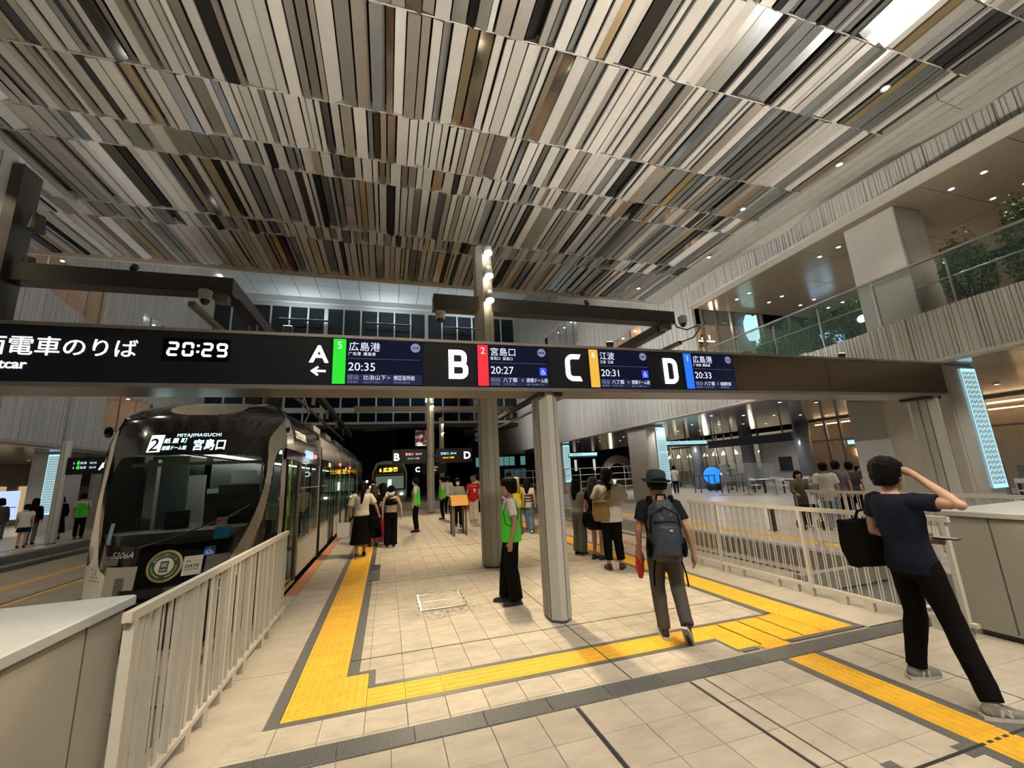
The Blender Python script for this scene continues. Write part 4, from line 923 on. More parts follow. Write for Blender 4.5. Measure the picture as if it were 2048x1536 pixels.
# pantograph
for a in (-.4,.4): MB().tube([(TC+a,9.6,3.3),(TC+a,10.6,3.9),(TC+a*.5,9.8,4.7)], .025, 6).build('pantograph_arm', beam2_m, tram)
MB().box(TC-.8,TC+.8,9.7,9.9,4.68,4.74).build('pantograph_head', beam2_m, tram)
# ================================================================== RIGHT BUILDING: ground floor under the soffit
gloss_m = mat('glossy_soffit_panel', (.42,.40,.38), .16, .55, noise=.03); objrand(gloss_m, .04)
gloss2_m = mat('glossy_terrace_soffit', (.25,.21,.155), .2, .3, noise=.03); objrand(gloss2_m, .04)
def panelceil(lab, xs, ys, z, m, up=.15):
    t = MB().box(xs[0],xs[-1],ys[0],ys[-1],z+.03,z+up).build('ceiling', joint_m, kind='structure', label=lab); cache = {}
    for a, b in zip(xs, xs[1:]):
        for c, d in zip(ys, ys[1:]):
            k = (round(b-a,3), round(d-c,3))
            if k not in cache: cache[k] = MB().box(-(b-a)/2+.006,(b-a)/2-.006,-(d-c)/2+.006,(d-c)/2-.006,0,.04).mesh('soffit_panel', m)
            obj('soffit_panel', cache[k], t, loc=((a+b)/2,(c+d)/2,z))
    return t
panelceil('glossy white soffit of the right building ground floor', [12.5+1.7*k for k in range(7)], [-6+2.4*k for k in range(20)], 3.76, gloss_m)
panelceil('glossy tan soffit above the upper terrace', [12.5+1.65*k for k in range(5)], [-6+1.56*k for k in range(11)], 8.1, gloss2_m)
panelceil('glossy grey soffit of the left building', [-22.2+1.7*k for k in range(6)], [-2+3*k for k in range(16)], 3.76, gloss_m)
GD = 'downlights in the right ground floor soffit'
for i, x in enumerate((13.6,15.35,17.1,18.7,20.3)):
    for j in range(8):
        y = .8+3.35*j; downlight(x, y, 3.755, 190 if (i+j) % 2 == 0 else 0, (1,.95,.88), 'small round downlight in the glossy right ground floor soffit', GD, 2.3, big=.9)
TD = 'downlights in the terrace soffit'
for i, x in enumerate((13.45,15.1,16.8,18.4)):
    for y in (-2.2,1.05,1.65,4.4,5.0,7.8,8.4): downlight(x, y, 8.095, 105 if i < 3 and y in (1.05,4.4,7.8,-2.2) else 0, (1,.88,.7), 'small round downlight in the tan terrace soffit', TD, 2.0, big=.9)
for x in (-16.5,-19.5):
    for j in range(7): downlight(x, 3+4*j, 3.755, 200, (1,.95,.88), 'small round downlight in the left building soffit', 'downlights in the left soffit', 2.3, big=.9)
col_m = mat('column_cladding', (.44,.41,.36), .4, noise=.04, nscale=2)
ledb = glow('led_edge', (.4,.82,1), 1.35); ledp = mat('led_panel', (.1,.14,.15), .3, emit=.42, ecol=(.5,.72,.76)); leds = glow('led_scale', (.5,.88,.97), 1.05)
def bigcolumn(x0, x1, y0, y1, lab, z0=0, z1=3.76, led=1, upper=False):
    t = thing('building_column', lab, 'column', ((x0+x1)/2,(y0+y1)/2,z0))
    MB().bbox(x0,x1,y0,y1,z0,z1,.02).build('cladding', col_m, t)
    for z in ((.62,) if not upper else ()): MB().box(x0-.003,x1+.003,y0-.003,y1+.003,z0+z,z0+z+.012).build('joint', joint_m, t)
    MB().box(x0+.1,x0+.112,y0-.004,y0+.01,z0,z1).build('joint', joint_m, t)
    if led:
        a, b = (x1-.56, x1-.02) if led > 0 else (x0+.02, x0+.56)
        f = MB().box(a,b,y0-.05,y0,.88,3.66).build('light_panel', ledp, t); MB().box(b-.02,b,y0-.056,y0-.05,.88,3.66).build('panel_edge', ledb, f); MB().box(a,a+.02,y0-.056,y0-.05,.88,3.66).build('panel_edge', ledb, f)
        MB().box(a,b,y0-.056,y0-.05,.86,.95).build('panel_edge', ledb, f); MB().box(a,b,y0-.056,y0-.05,3.58,3.66).build('panel_edge', ledb, f)
        ch = MB()
        for r in range(22):
            z = 1.0+.118*r
            for c in range(6):
                x = a+.045+.078*c; d = .03 if c % 2 == 0 else -.03
                ch.add([(x,y0-.058,z-d),(x+.062,y0-.058,z+d),(x+.062,y0-.058,z+d+.04),(x,y0-.058,z-d+.04)], [(0,1,2,3)])
        ch.build('chevron_pattern', leds, f, kind='stuff')
    return t
c1 = bigcolumn(12.7,13.85,2.4,3.7,'square column with a tall lit chevron panel at the right edge')
c2 = bigcolumn(12.7,13.85,14.5,16.2,'square column with a lit chevron panel behind the hat man')
text('minamoa', .22, leds, (13.27,14.435,2.34), (pi/2,0,0), c2, ext=.004, sx=.75)
bigcolumn(12.7,13.85,26.5,28.2,'square column with a lit chevron panel far behind the grey shirt girl')
bigcolumn(17.0,18.1,6.4,7.6,'plain beige column standing left of the right sign post', led=0)
bigcolumn(12.72,13.85,2.5,3.75,'broad pale column rising through the upper terrace', 4.5, 8.1, 0, True)
bigcolumn(-16.2,-15.0,22,23.5,'square column with a lit chevron panel behind the left platform queue', led=1)
bigcolumn(-14.9,-13.6,24.0,26,'pale square column right of the left chevron panel', led=0)
# storefront at the back of the ground floor
fr_m = mat('mullion_grey', (.30,.29,.28), .35, .5); wood_m = mat('cafe_brown_wall', (.17,.125,.085), .6, noise=.2, nscale=3); cafe_ceil = mat('cafe_ceiling', (.26,.2,.14), .3)
sf = thing('window_20', 'tall cafe storefront glazing along the back of the right concourse', None, (22.7,12,0), kind='structure')
ys = [-1.5,0,1.6,3.2,4.8,6.4,8.0,9.0,10.05,11.05,12.0,12.76,13.86]
for y in ys: slab('mullion', [(22.64,22.76,y-.06,y+.06)], fr_m, 0, 3.76, sf)
for z in (.05,2.62,3.7): slab('transom', [(22.65,22.75,-1.5,13.86)], fr_m, z-.04, z+.04, sf)
for a, b in zip(ys, ys[1:]):
    for z0, z1 in ((.1,2.58),(2.66,3.66)): slab('pane', [(22.69,22.71,a+.06,b-.06)], glassM, z0, z1, sf)
slab('cafe_back_wall', [(27,27.1,-2,14.4)], wood_m, 0, 3.8, sf); slab('cafe_side_wall', [(22.8,27,14.3,14.4)], wood_m, 0, 3.8, sf); slab('cafe_ceiling', [(22.8,27,-2,14.4)], cafe_ceil, 3.72, 3.8, sf)
cove = glow('cove_warm', (1,.66,.32), 9.)
for y0, y1 in ((-1,4),(4.5,9),(9.3,14)): slab('cove_light', [(26.6,26.7,y0,y1)], cove, 3.5, 3.55, sf); slab('cove_light', [(23.6,23.7,y0,y1)], cove, 3.55, 3.6, sf)
for y in (0,4,8,12): point('cafe_light', (24.8,y,3.2), 42, (1,.78,.52), .05, sf)
slab('blue_light_band', [(23.0,23.05,9.6,12)], glow('band_blue', (.35,.65,.9), 2.), 2.35, 2.55, sf)
art = thing('wall_art', 'brown abstract wall picture inside the cafe', 'picture', (26.98,13.2,1.9)); MB().box(26.92,27,12.4,14.1,1.2,2.5).build('canvas', mat('art_tan', (.3,.2,.12), .6), art)
for y, z, a, b in ((13.6,2.25,.3,.16),(13.0,2.15,.5,.14),(13.5,1.85,.4,.2),(12.8,1.6,.45,.2)): MB().ell((26.91,y,z), (.012,a,b), 16).build('art_shape', mat('art_dark', (.04,.03,.025), .6), art)
wlmp = thing('wall_lamp', 'glowing square wall lamp inside the cafe', 'lamp', (26.95,14.4,1.8)); MB().box(26.85,26.98,14.15,14.28,1.75,2.2).build('shade', cove, wlmp); MB().box(26.95,27,14.12,14.3,1.7,2.25).build('back_plate', wood_m, wlmp)
# bottle bar at the far right
bar = thing('bar_shelf', 'warm lit bar back shelf with bottles at the right edge', 'shelf', (26.4,4,0))
for z in (.9,1.4,1.9,2.4): MB().box(26.2,26.95,1.5,7,z,z+.04).build('shelf_board', wood_m, bar); MB().box(26.85,26.9,1.6,6.9,z+.05,z+.08).build('shelf_light', cove, bar)
MB().box(25.0,25.6,1.5,7,0,1.05).build('bar_counter', ind, bar)
bot = MB().lathe([(.045,0),(.045,.2),(.018,.27),(.016,.34)], 10).mesh('bottle', mat('bottle_glass', (.35,.2,.06), .15, coat=.5)); 
for z in (.94,1.44,1.94):
    for k in range(14): obj('bottle', bot, None, loc=(26.5,1.8+.37*k+rnd.uniform(-.08,.08),z), label='small amber bottle standing on the warm lit bar shelf', cat='bottle', group='bottles on the bar shelf')
# grey wall with black screen, navy band, round columns
slab('wall_concourse', [(22.5,22.8,14.4,17.0)], mat('pale_grey_wall', (.42,.41,.40), .6), 0, 3.0, kind='structure', label='pale grey wall with a black screen at the back of the concourse')
MB().bbox(22.42,22.5,14.9,15.7,1.1,1.9,.01).build('wall_screen', ind, label='black wall screen on the pale grey wall', cat='screen')
nb = thing('fascia_board', 'long dark navy fascia board hanging over the concourse shops', 'board', (20,15,2.6)); MB().box(19.9,20.05,12.5,18.4,2.66,3.1).build('board', mat('navy_board', (.012,.014,.03), .4), nb)
for y in (13,15.5,18): MB().box(19.95,20.0,y,y+.06,3.1,3.76).build('hanger', beam_m, nb)
for x, y in ((22.0,13.6),(22.2,17.6),(21.6,21.5)): MB().cyl(x,y,0,3.76,.38,24).build('round_column', mat('blue_grey_column', (.25,.28,.31), .25, .3), smooth=True, label='round blue grey column %s' % {13.6:'beside the cafe glazing',17.6:'left of the grey wall',21.5:'behind the blue globe'}[y], cat='column')
# shops further back
for k, (y0, y1, e) in enumerate(((17.4,21,50),(21.3,26,60),(26.3,32,40))):
    t = thing('window_%d' % (21+k), 'glazed shop front %s' % ('beside the grey wall','behind the globe','at the far end of the concourse')[k], None, (23,y0,0), kind='structure')
    slab('shop_back', [(26,26.1,y0,y1)], mat('shop_wall', (.45,.42,.36), .6), 0, 3.7, t)
    n = 5
    for i in range(n+1): slab('mullion', [(22.95,23.05,y0+(y1-y0)*i/n-.04,y0+(y1-y0)*i/n+.04)], fr_m, 0, 3.7, t)
    for i in range(n): slab('pane', [(22.99,23.01,y0+(y1-y0)*i/n+.05,y0+(y1-y0)*(i+1)/n-.05)], glassM, .05, 3.0, t)
    slab('transom', [(22.94,23.06,y0,y1)], fr_m, 3.0, 3.12, t)
    for i in range(n):
        yy = y0+(y1-y0)*(i+.5)/n; MB().lathe([(.02,.3),(.16,.06),(.18,0)], 12, (24.2,yy,2.3)).build('pendant_lamp', glow('pendant', (1,.85,.6), 6.), t); slab('display_unit', [(25.2,25.8,yy-.4,yy+.4)], wood_m, 0, rnd.uniform(.9,1.6), t)
    point('shop_light', (24.5,(y0+y1)/2,2.9), e, (1,.88,.68), .2, t)
# hanging guide signs
teal = mat('guide_teal', (.2,.4,.4), .4, emit=.85, ecol=(.42,.85,.85)); 
def guide(x0, x1, y, z, lab):
    t = thing('guide_sign', lab, 'sign', ((x0+x1)/2,y,z)); MB().box(x0,x1,y,y+.12,z,z+.3).build('case', mat('guide_dark', (.03,.05,.05), .4), t); f = MB().box(x0,x1,y-.01,y,z+.1,z+.3).build('lit_face', teal, t)
    text('新幹線口  改札', .11, mat('guide_print', (.02,.05,.05), .5), (x0+.25,y-.012,z+.15), parent=f, ext=.0005)
    for x in ((x0+x1)/2,): MB().box(x-.03,x+.03,y+.03,y+.09,z+.3,3.76).build('hanger', beam_m, t)
guide(15.7,18.6,17,2.8,'teal lit guide sign hanging right of the chevron column'); guide(11.9,14.0,22.3,2.55,'teal lit guide sign hanging above the grey shirt girl'); guide(-13.2,-11.2,24.5,2.35,'teal lit guide sign above the left platform queue'); MB().box(-12.25,-12.15,24.53,24.6,.02,2.36).build('floor_pole', beam_m, [o for o in C.objects if o.name.startswith('guide_sign')][-1])
# tables, chairs
chw = mat('chair_white', (.6,.6,.58), .4); tleg = mat('table_leg_black', (.02,.02,.02), .5)
def mk_chair():
    t = thing('dining_chair', 'white slim chair at the black legged tables in the right concourse', 'chair', (0,0,0), 'white chairs in the right concourse')
    L = dict(local=True)
    MB().bbox(-.22,.22,-.21,.21,.43,.46,.01).build('seat', chw, t, **L); MB().bbox(-.21,.21,-.225,-.2,.68,.82,.008).build('backrest', chw, t, **L)
    for sx in (-1,1):
        MB().tube([(sx*.2,-.19,.45),(sx*.2,-.22,.8)], .012, 6).build('back_post', chw, t, **L)
        for sy in (-1,1): MB().tube([(sx*.19,sy*.18,.44),(sx*.23,sy*.22,0)], .012, 6).build('leg', chw, t, **L)
    return t
def mk_table():
    t = thing('cafe_table', 'white topped table with black legs in the right concourse', 'table', (0,0,0), 'tables in the right concourse')
    L = dict(local=True)
    MB().bbox(-.45,.45,-.4,.4,.7,.735,.01).build('tabletop', chw, t, **L)
    for sx in (-1,1):
        for sy in (-1,1): MB().box(sx*.38-.03,sx*.38+.03,sy*.33-.03,sy*.33+.03,0,.7).build('leg', tleg, t, **L)
        MB().box(sx*.38-.025,sx*.38+.025,-.33,.33,.64,.7).build('rail', tleg, t, **L)
    return t
ch0, tb0 = mk_chair(), mk_table(); first = True
for (x, y) in ((20.3,15.0),(20.6,13.4),(21.3,11.9),(22.0,10.4),(19.2,9.6),(19.8,7.8),(19.6,4.2)):
    t = tb0 if first else copytree(tb0); t.location = (x,y,0)
    for k, (dx, dy, r) in enumerate(((-.75,-.1,-pi/2),(.72,.1,pi/2),(0,-.72,0))):
        c = ch0 if (first and k == 0) else copytree(ch0); c.location = (x+dx+rnd.uniform(-.06,.06), y+dy+rnd.uniform(-.08,.08), 0); c.rotation_euler = (0,0,r+rnd.uniform(-.25,.25))
    first = False
# globe kiosk
gk = thing('globe_display', 'glowing blue globe display on a black pedestal', 'display', (20.8,19.4,0)); MB().lathe([(.42,0),(.42,.35),(.38,.4)], 20, (20.8,19.4,0)).build('pedestal', ind, gk)
MB().ell((20.8,19.4,.95), (.55,.55,.55), 24).build('globe', glow('globe_blue', (.015,.22,.95), 1.5), gk, smooth=True); MB().ell((21.05,18.98,1.0), (.12,.12,.12), 10).build('figure_spot', glow('globe_white', (.7,.85,1), 2.), gk)
spot('globe_light', (20.8,19.4,.42), (19.3,18.0,3.7), 260, (.2,.2,1), 2.6, .8, .04, gk); spot('globe_light', (20.8,18.9,.9), (19.8,17,0), 60, (.15,.2,1), 2.6, .8, .04, gk)
for k, (x, y) in enumerate(((18.9,18.0),(19.6,16.6))):
    t = thing('standing_table', 'dark high standing table %s the blue globe' % ('left of','right of')[k], 'table', (x,y,0)); MB().box(x-.6,x+.6,y-.3,y+.3,.98,1.02).build('tabletop', tleg, t)
    for a in (-.55,.55):
        for b in (-.25,.25): MB().box(x+a-.02,x+a+.02,y+b-.02,y+b+.02,0,.98).build('leg', tleg, t)
# clear partition screens
for k in range(2):
    t = thing('partition_screen', 'clear framed partition screen, %s from the globe' % ('first','second','third','fourth')[k], 'screen', (17.6+.9*k,15.2-.9*k,0)); x, y = 17.6+.9*k, 15.2-.9*k
    for a in (0,1): MB().tube([(x+.85*a,y-.85*a,0),(x+.85*a,y-.85*a,1.65)], .02, 8).build('post', fr_m, t); MB().box(x+.85*a-.15,x+.85*a+.15,y-.85*a-.15,y-.85*a+.15,0,.015).build('foot', fr_m, t)
    for z in (.75,1.63): MB().tube([(x,y,z),(x+.85,y-.85,z)], .012, 6).build('rail', fr_m, t)
    MB().add([(x,y,.8),(x+.85,y-.85,.8),(x+.85,y-.85,1.6),(x,y,1.6)], [(0,1,2,3)]).build('clear_sheet', glassM, t)
bl = thing('bollard', 'dark grey square bollard on the right platform behind the paired bar fence', 'bollard', (9.4,4.75,0)); MB().bbox(9.34,9.46,4.69,4.81,0,.52,.012).build('post', mat('bollard_grey', (.06,.062,.065), .5), bl); MB().box(9.31,9.49,4.66,4.84,0,.015).build('base_plate', beam_m, bl)
# far pipe barrier + stone arch
fb = thing('pipe_barrier', 'tall grey pipe barrier closing the far end of the concourse', 'barrier', (14.5,25,0))
for k in range(9): MB().tube([(9+1.25*k,25.2,0),(9+1.25*k,25.2,1.85)], .03, 8).build('post', post_m, fb)
for z in (.35,.85,1.35,1.83): MB().tube([(9,25.2,z),(19,25.2,z)], .025, 8).build('rail', post_m, fb)
arch = thing('stone_arch', 'dim lit round stone arch far behind the pipe barrier', 'arch', (38,60,0))
for k in range(13):
    a0, a1 = pi*k/13, pi*(k+1)/13; g = .01
    MB().prism([(37.9+r*math.cos(a), .6+r*math.sin(a)) for r, a in ((2.0,a0+g),(3.3,a0+g),(3.3,a1-g),(2.0,a1-g))], 60, 60.6, 0, 'y').build('stone', mat('arch_stone', (.4,.36,.3), .8), arch)
for a in (34.6,39.9): MB().box(a,a+1.3,60,60.6,-.4,.6).build('stone_pier', MATS['arch_stone'], arch)
point('arch_light', (36.2,59,.8), 60, (1,.85,.6), .2, arch)
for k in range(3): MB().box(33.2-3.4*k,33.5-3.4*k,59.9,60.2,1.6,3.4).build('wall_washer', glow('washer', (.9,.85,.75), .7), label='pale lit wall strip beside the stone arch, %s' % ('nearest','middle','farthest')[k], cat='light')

# ================================================================== UPPER TERRACE
slab('floor', [(12.6,20,-6,10.6)], col_m, 4.35, 4.5, kind='structure', label='upper terrace floor behind the ribbed parapet')
gb = thing('glass_balustrade', 'green tinted glass balustrade along the upper terrace', 'balustrade', (12.66,2,4.8)); gtint = mat('green_glass', (.1,.18,.14), .03, alpha=.14, spec=.7)
for k in range(10):
    y = -6+1.56*k; slab('glass_pane', [(12.65,12.67,y+.03,y+1.53)], gtint, 4.86, 6.32, gb); slab('clamp_post', [(12.69,12.73,y-.02,y+.02)], fr_m, 4.5, 6.2, gb)
slab('top_rail', [(12.63,12.69,-6,9.6)], fr_m, 6.3, 6.35, gb); MB().tube([(12.78,-6,5.75),(12.78,9.6,5.75)], .02, 8).build('handrail', fr_m, gb)
leafm = [mat('leaf_dark', (.025,.06,.018), .5), mat('leaf_mid', (.05,.11,.03), .5), mat('leaf_light', (.12,.17,.04), .5)]
def shrub(x, y, z, rx, ry, rz, n, lab):
    t = thing('terrace_shrub', lab, 'shrub', (x,y,z), 'shrubs on the upper terrace'); b = MB(); r = random.Random(int(y*100))
    for k in range(n):
        th, ph, q = r.uniform(0,2*pi), math.acos(r.uniform(-1,1)), r.uniform(.35,1)**.5
        c = Vector((x+rx*q*math.sin(ph)*math.cos(th), y+ry*q*math.sin(ph)*math.sin(th), z+rz+rz*q*math.cos(ph)*(1+.25*math.sin(5*th))))
        d = Vector((r.uniform(-1,1), r.uniform(-1,1), r.uniform(-.6,.8))).normalized(); e = d.cross(Vector((r.uniform(-1,1), r.uniform(-1,1), 1))).normalized(); l = r.uniform(.06,.12)
        b.add([c-d*l*.5, c+e*l*.22, c+d*l*.5, c-e*l*.22], [(0,1,2,3)], r.choice((0,0,1,1,2)))
    b.build('foliage', leafm, t, kind='stuff')
    for k in range(4): MB().tube([(x+rnd.uniform(-.1,.1),y+rnd.uniform(-.2,.2),z),(x+rnd.uniform(-.2,.2),y+rnd.uniform(-.3,.3),z+rz*1.4)], .018, 6).build('stem', mat('stem_brown', (.06,.04,.025), .8), t)
for k, (y, s) in enumerate(((8.4,.7),(7.4,.95),(6.4,1.05),(5.4,1.15),(4.45,1.0),(1.75,1.15),(.65,1.35),(-.5,1.3),(-1.7,1.2))):
    shrub(13.35+rnd.uniform(-.1,.1), y, 4.85, .3, .52, .55*s+.15+(.2 if y < 2 else 0), 3000, 'dark green shrub on the terrace, %s' % ('smallest beside the shop','second from the shop','third from the shop','fourth from the shop','next to the broad column on its left','next to the broad column on its right','tall one right of the broad column','at the right picture edge','out past the right edge')[k])
slab('planter', [(13.0,13.8,-3,2.4)], beam_m, 4.5, 4.85, label='dark planter trough behind the terrace glass right of the broad column', cat='planter'); slab('planter', [(13.0,13.8,3.85,8.9)], beam_m, 4.5, 4.85, label='dark planter trough behind the terrace glass left of the broad column', cat='planter')
# shop on the terrace
ts = thing('window_30', 'shop front with lit shelves at the far end of the terrace', None, (14,9.7,4.5), kind='structure')
slab('shop_wall', [(12.5,20,11.2,11.3)], mat('shop_brown', (.2,.14,.09), .6), 4.5, 8.1, ts); slab('shop_wall', [(19.9,20,-6,11.2)], mat('terrace_back', (.16,.12,.09), .4), 4.5, 8.1, ts)
for x in (12.75,13.5,14.3,16,17.6): slab('mullion', [(x-.04,x+.04,9.6,9.7)], winframe, 4.5, 8.1, ts)
for a, b in ((12.8,13.45),(13.55,14.25),(14.35,15.95)): slab('pane', [(a,b,9.64,9.66)], glassM, 4.5, 8.1, ts)
for z in (5.3,5.9,6.5,7.1):
    slab('shelf_board', [(12.7,14.2,10.6,11.1)], wood_m, z, z+.04, ts); slab('shelf_light', [(12.7,14.2,10.62,10.66)], cove, z-.04, z, ts)
    for k in range(7): slab('shelf_goods', [(12.75+.2*k,12.75+.2*k+rnd.uniform(.08,.16),10.7,10.95)], (wood_m, inw, leafm[2], whitep)[rnd.randrange(4)], z+.04, z+.04+rnd.uniform(.12,.35), ts)
point('shop_light', (14,10.2,7.6), 50, (1,.75,.45), .15, ts); point('terrace_light', (17,5,6.0), 90, (1,.82,.6), .04, ts)
oc = thing('octagon_sign', 'hanging octagonal pale cyan lit sign on the terrace', 'sign', (15,9.4,6.9)); b = MB()
b.prism([(15.0+.5*math.cos(pi/8+k*pi/4)*.62, 7.33+.62*math.sin(pi/8+k*pi/4)) for k in range(8)], 9.35, 9.45, 0, 'y'); b.build('lit_face', glow('oct_cyan', (.5,.9,.95), 1.1), oc); MB().box(15.3,15.34,9.3,9.5,6.5,7.9).build('edge_light', glow('oct_edge', (.5,.9,.95), 1.2), oc); MB().tube([(15,9.4,7.9),(15,9.4,8.1)], .015, 6).build('hanger', beam_m, oc)
po = thing('lit_poster', 'pale blue lit food poster inside the terrace shop row', 'poster', (19,8.9,5.9)); MB().box(18.9,19,8.4,9.4,5.9,7.2).build('lit_face', glow('poster_blue', (.3,.55,.75), 2.), po); MB().ell((18.89,8.9,6.5), (.02,.28,.22), 14).build('plate_picture', mat('plate_food', (.3,.2,.1), .6), po)
for y, z in ((3.9,5.5),(.35,5.75)): 
    t = thing('round_lamp', 'white round lit disc among the terrace shrubs, %s' % ('left one' if y > 3 else 'at the right edge'), 'lamp', (12.9,y,z)); MB().ell((12.9,y,z), (.03,.13,.11), 16).build('lens', glow('disc_white', (.9,.97,1), 2.5), t); MB().tube([(12.95,y,4.5),(12.95,y,z)], .015, 6).build('stand', beam_m, t)
sgn = thing('shop_sign', 'red and white lit shop sign high on the right facade', 'sign', (12.1,14.4,11.5)); MB().box(12.05,12.12,14.2,16.6,11.5,12.2).build('sign_box', glow('sign_pale', (.75,.95,.95), 2.), sgn); text('Café', .5, glow('sign_red', (1,.08,.1), 2.), (12.04,16.3,11.65), (pi/2,0,-pi/2), sgn, ext=.004)

# ================================================================== LEFT SIDE
lsn = thing('platform_sign', 'small black platform A sign on a grey post over the left queue', 'sign', (-11.5,16,0)); column(lsn, -11.62, -11.34, 15.9, 16.2, .02, 3.72)
MB().box(-11.34,-9.7,15.95,16.1,2.45,3.08).build('housing', signblk, lsn); text('A', .36, W_glow, (-10.35,15.945,2.6), parent=lsn, bold=.01, ext=.004, name='platform_letter')
for z in (2.83,2.66): text('5  広島港   20:35', .1, W2, (-11.15,15.945,z), parent=lsn, ext=.002); MB().box(-11.02,-10.96,15.94,15.945,z-.02,z+.12).build('route_colour_bar', MATS['route_green'], lsn)
lw_ = slab('wall_left_ground', [(-22.4,-22.3,-2,40)], mat('left_shop_wall', (.22,.19,.16), .6), 0, 3.8, kind='structure', label='shaded shop wall at the back of the left platform')
for k in range(8): slab('shop_glass', [(-22.28,-22.2,3+4*k,6+4*k)], mat('left_shop_lit', (.1,.08,.05), .2, emit=.5, ecol=(1,.7,.35)), .4, 2.4, lw_)
lb = thing('lit_board', 'blue white lit information board behind the left queue', 'board', (-15.5,20,0)); MB().box(-15.9,-15.1,19.9,20,.8,2.0).build('lit_face', glow('board_blue', (.5,.65,1.), 1.1), lb); MB().box(-15.55,-15.45,19.95,20.05,0,.8).build('stand', beam_m, lb)
for a, b in ((-15.5,-15.46),(-15.9,-15.1)): MB().box(a,b,19.89,19.9,1.3,1.33).build('board_rule', beam_m, lb)
rs = thing('red_sign', 'small red lit sign above the left tram roof', 'sign', (-3.6,20,4.1)); MB().box(-6.7,-5.3,20,20.1,6.55,7.2).build('lit_face', glow('red_lit', (.9,.03,.06), 1.6), rs); text('広電バス', .28, W2, (-6.55,19.99,6.62), parent=rs, ext=.003); MB().box(-6.05,-5.95,20.02,20.08,-.33,6.55).build('pole', beam2_m, rs); MB().ell((-5.2,19.9,7.0), (.12,.12,.12), 10).build('lamp', glow('red_sign_lamp', (1,.85,.6), 20.), rs)
# ================================================================== FAR PLATFORM ITEMS
def farsign(x0, x1, y, z, ch, lx, col, lab):
    t = thing('platform_sign', lab, 'sign', ((x0+x1)/2,y,z)); MB().box(x0,x1,y,y+.2,z,z+.72).build('housing', signblk, t); text(ch, .5, W_glow, (lx,y-.004,z+.18), parent=t, bold=.012, ext=.003, name='platform_letter')
    cx = (x0+x1)/2-.45+(.25 if lx < (x0+x1)/2 else -.25); text('宮島口  20:44', .14, col, (cx,y-.004,z+.42), parent=t, ext=.002); text('まもなく到着', .1, W2 if ch == 'B' else glow('led_amber2', (1,.42,.02), 3.), (cx+.1,y-.004,z+.22), parent=t, ext=.002)
    MB().box((x0-.15 if ch == 'D' else x1-.1),(x0+.1 if ch == 'D' else x1+.15),y+.05,y+.25,z+.3,z+.4).build('bracket', beam_m, t)
farsign(.35,2.0,17.7,2.42,'B',.42,glow('led_pink', (1,.4,.45), 2.),'black platform B sign on the second lamp pillar'); farsign(2.5,4.35,17.7,2.4,'D',3.9,glow('led_cyan', (.4,.8,1), 2.),'black platform D sign on the second lamp pillar')
farsign(2.0,4.6,29.5,2.0,'C',2.2,W2,'distant black platform C sign half hidden behind the second pillar')
op = thing('orange_post', 'orange topped info post on four grey legs standing on the platform', 'post', (2.2,9.1,0)); b = MB()
b.prism([(8.75,.86),(9.55,.86),(9.5,1.0),(9.32,1.13),(8.98,1.13),(8.8,1.0)], 1.95, 2.45, 0, 'x'); b.build('orange_head', mat('head_orange', (.72,.36,.07), .5), op)
for x in (2.0,2.36):
    for y in (8.88,9.4): MB().box(x,x+.06,y-.02,y+.02,0,.87).build('leg', beam2_m, op)
# distant tram
dt = thing('tram', 'distant tram with amber destination lights at the end of the platform', 'tram', (.3,30,-.33)); gp = mat('far_tram_green', (.16,.2,.18), .3); 
b = MB(); b.prism([(-.95,-.2),(1.6,-.2),(1.62,2.2),(1.35,2.95),(.9,3.1),(-.25,3.1),(-.7,2.95),(-.97,2.2)], 30.2, 44, 0, 'y'); b.build('body', gp, dt)
b = MB(); b.prism([(-.85,.9),(1.5,.9),(1.5,2.2),(1.2,2.85),(-.55,2.85),(-.85,2.2)], 30.1, 30.2, 0, 'y'); b.build('front_mask', blackp, dt)
MB().box(-.7,1.35,30.07,30.1,1.0,1.95).build('windshield', mat('far_ws', (.03,.05,.04), .1, emit=.25, ecol=(.4,.55,.4)), dt)
text('6 広島港', .36, glow('led_amber3', (1,.5,.02), 3.5), (-.45,30.08,2.3), parent=dt, bold=.01, ext=.002); MB().box(-.7,1.35,30.06,30.1,2.05,2.1).build('green_line', mat('line_green', (.3,.45,.05), .4), dt)
for x in (-.6,1.2): MB().ell((x,30.05,.6), (.12,.04,.08), 10).build('headlamp', glow('far_head', (1,.95,.8), 12.), dt)
MB().box(-.8,1.45,30.05,30.2,-.1,.45).build('bumper', greyp, dt); MB().box(.2,.45,30.06,30.08,1.1,1.7).build('interior_light', glow('far_int', (.9,1,.8), 3.), dt)
for x, y, z, c, l in ((-1.6,45,1.0,(1,.2,.2),'red'),(-2.0,46,1.6,(1,.95,.85),'white'),(-1.2,46,1.6,(1,.95,.9),'pale')): 
    t = thing('street_lamp', 'far %s traffic light dot beyond the platform' % l, 'lamp', (x,y,-.35)); MB().ell((x,y,z), (.12,.12,.12), 8).build('lens', glow('far_'+l, c, 15.), t); MB().cyl(x,y+.1,-.35,z,.03,6).build('pole', beam_m, t)
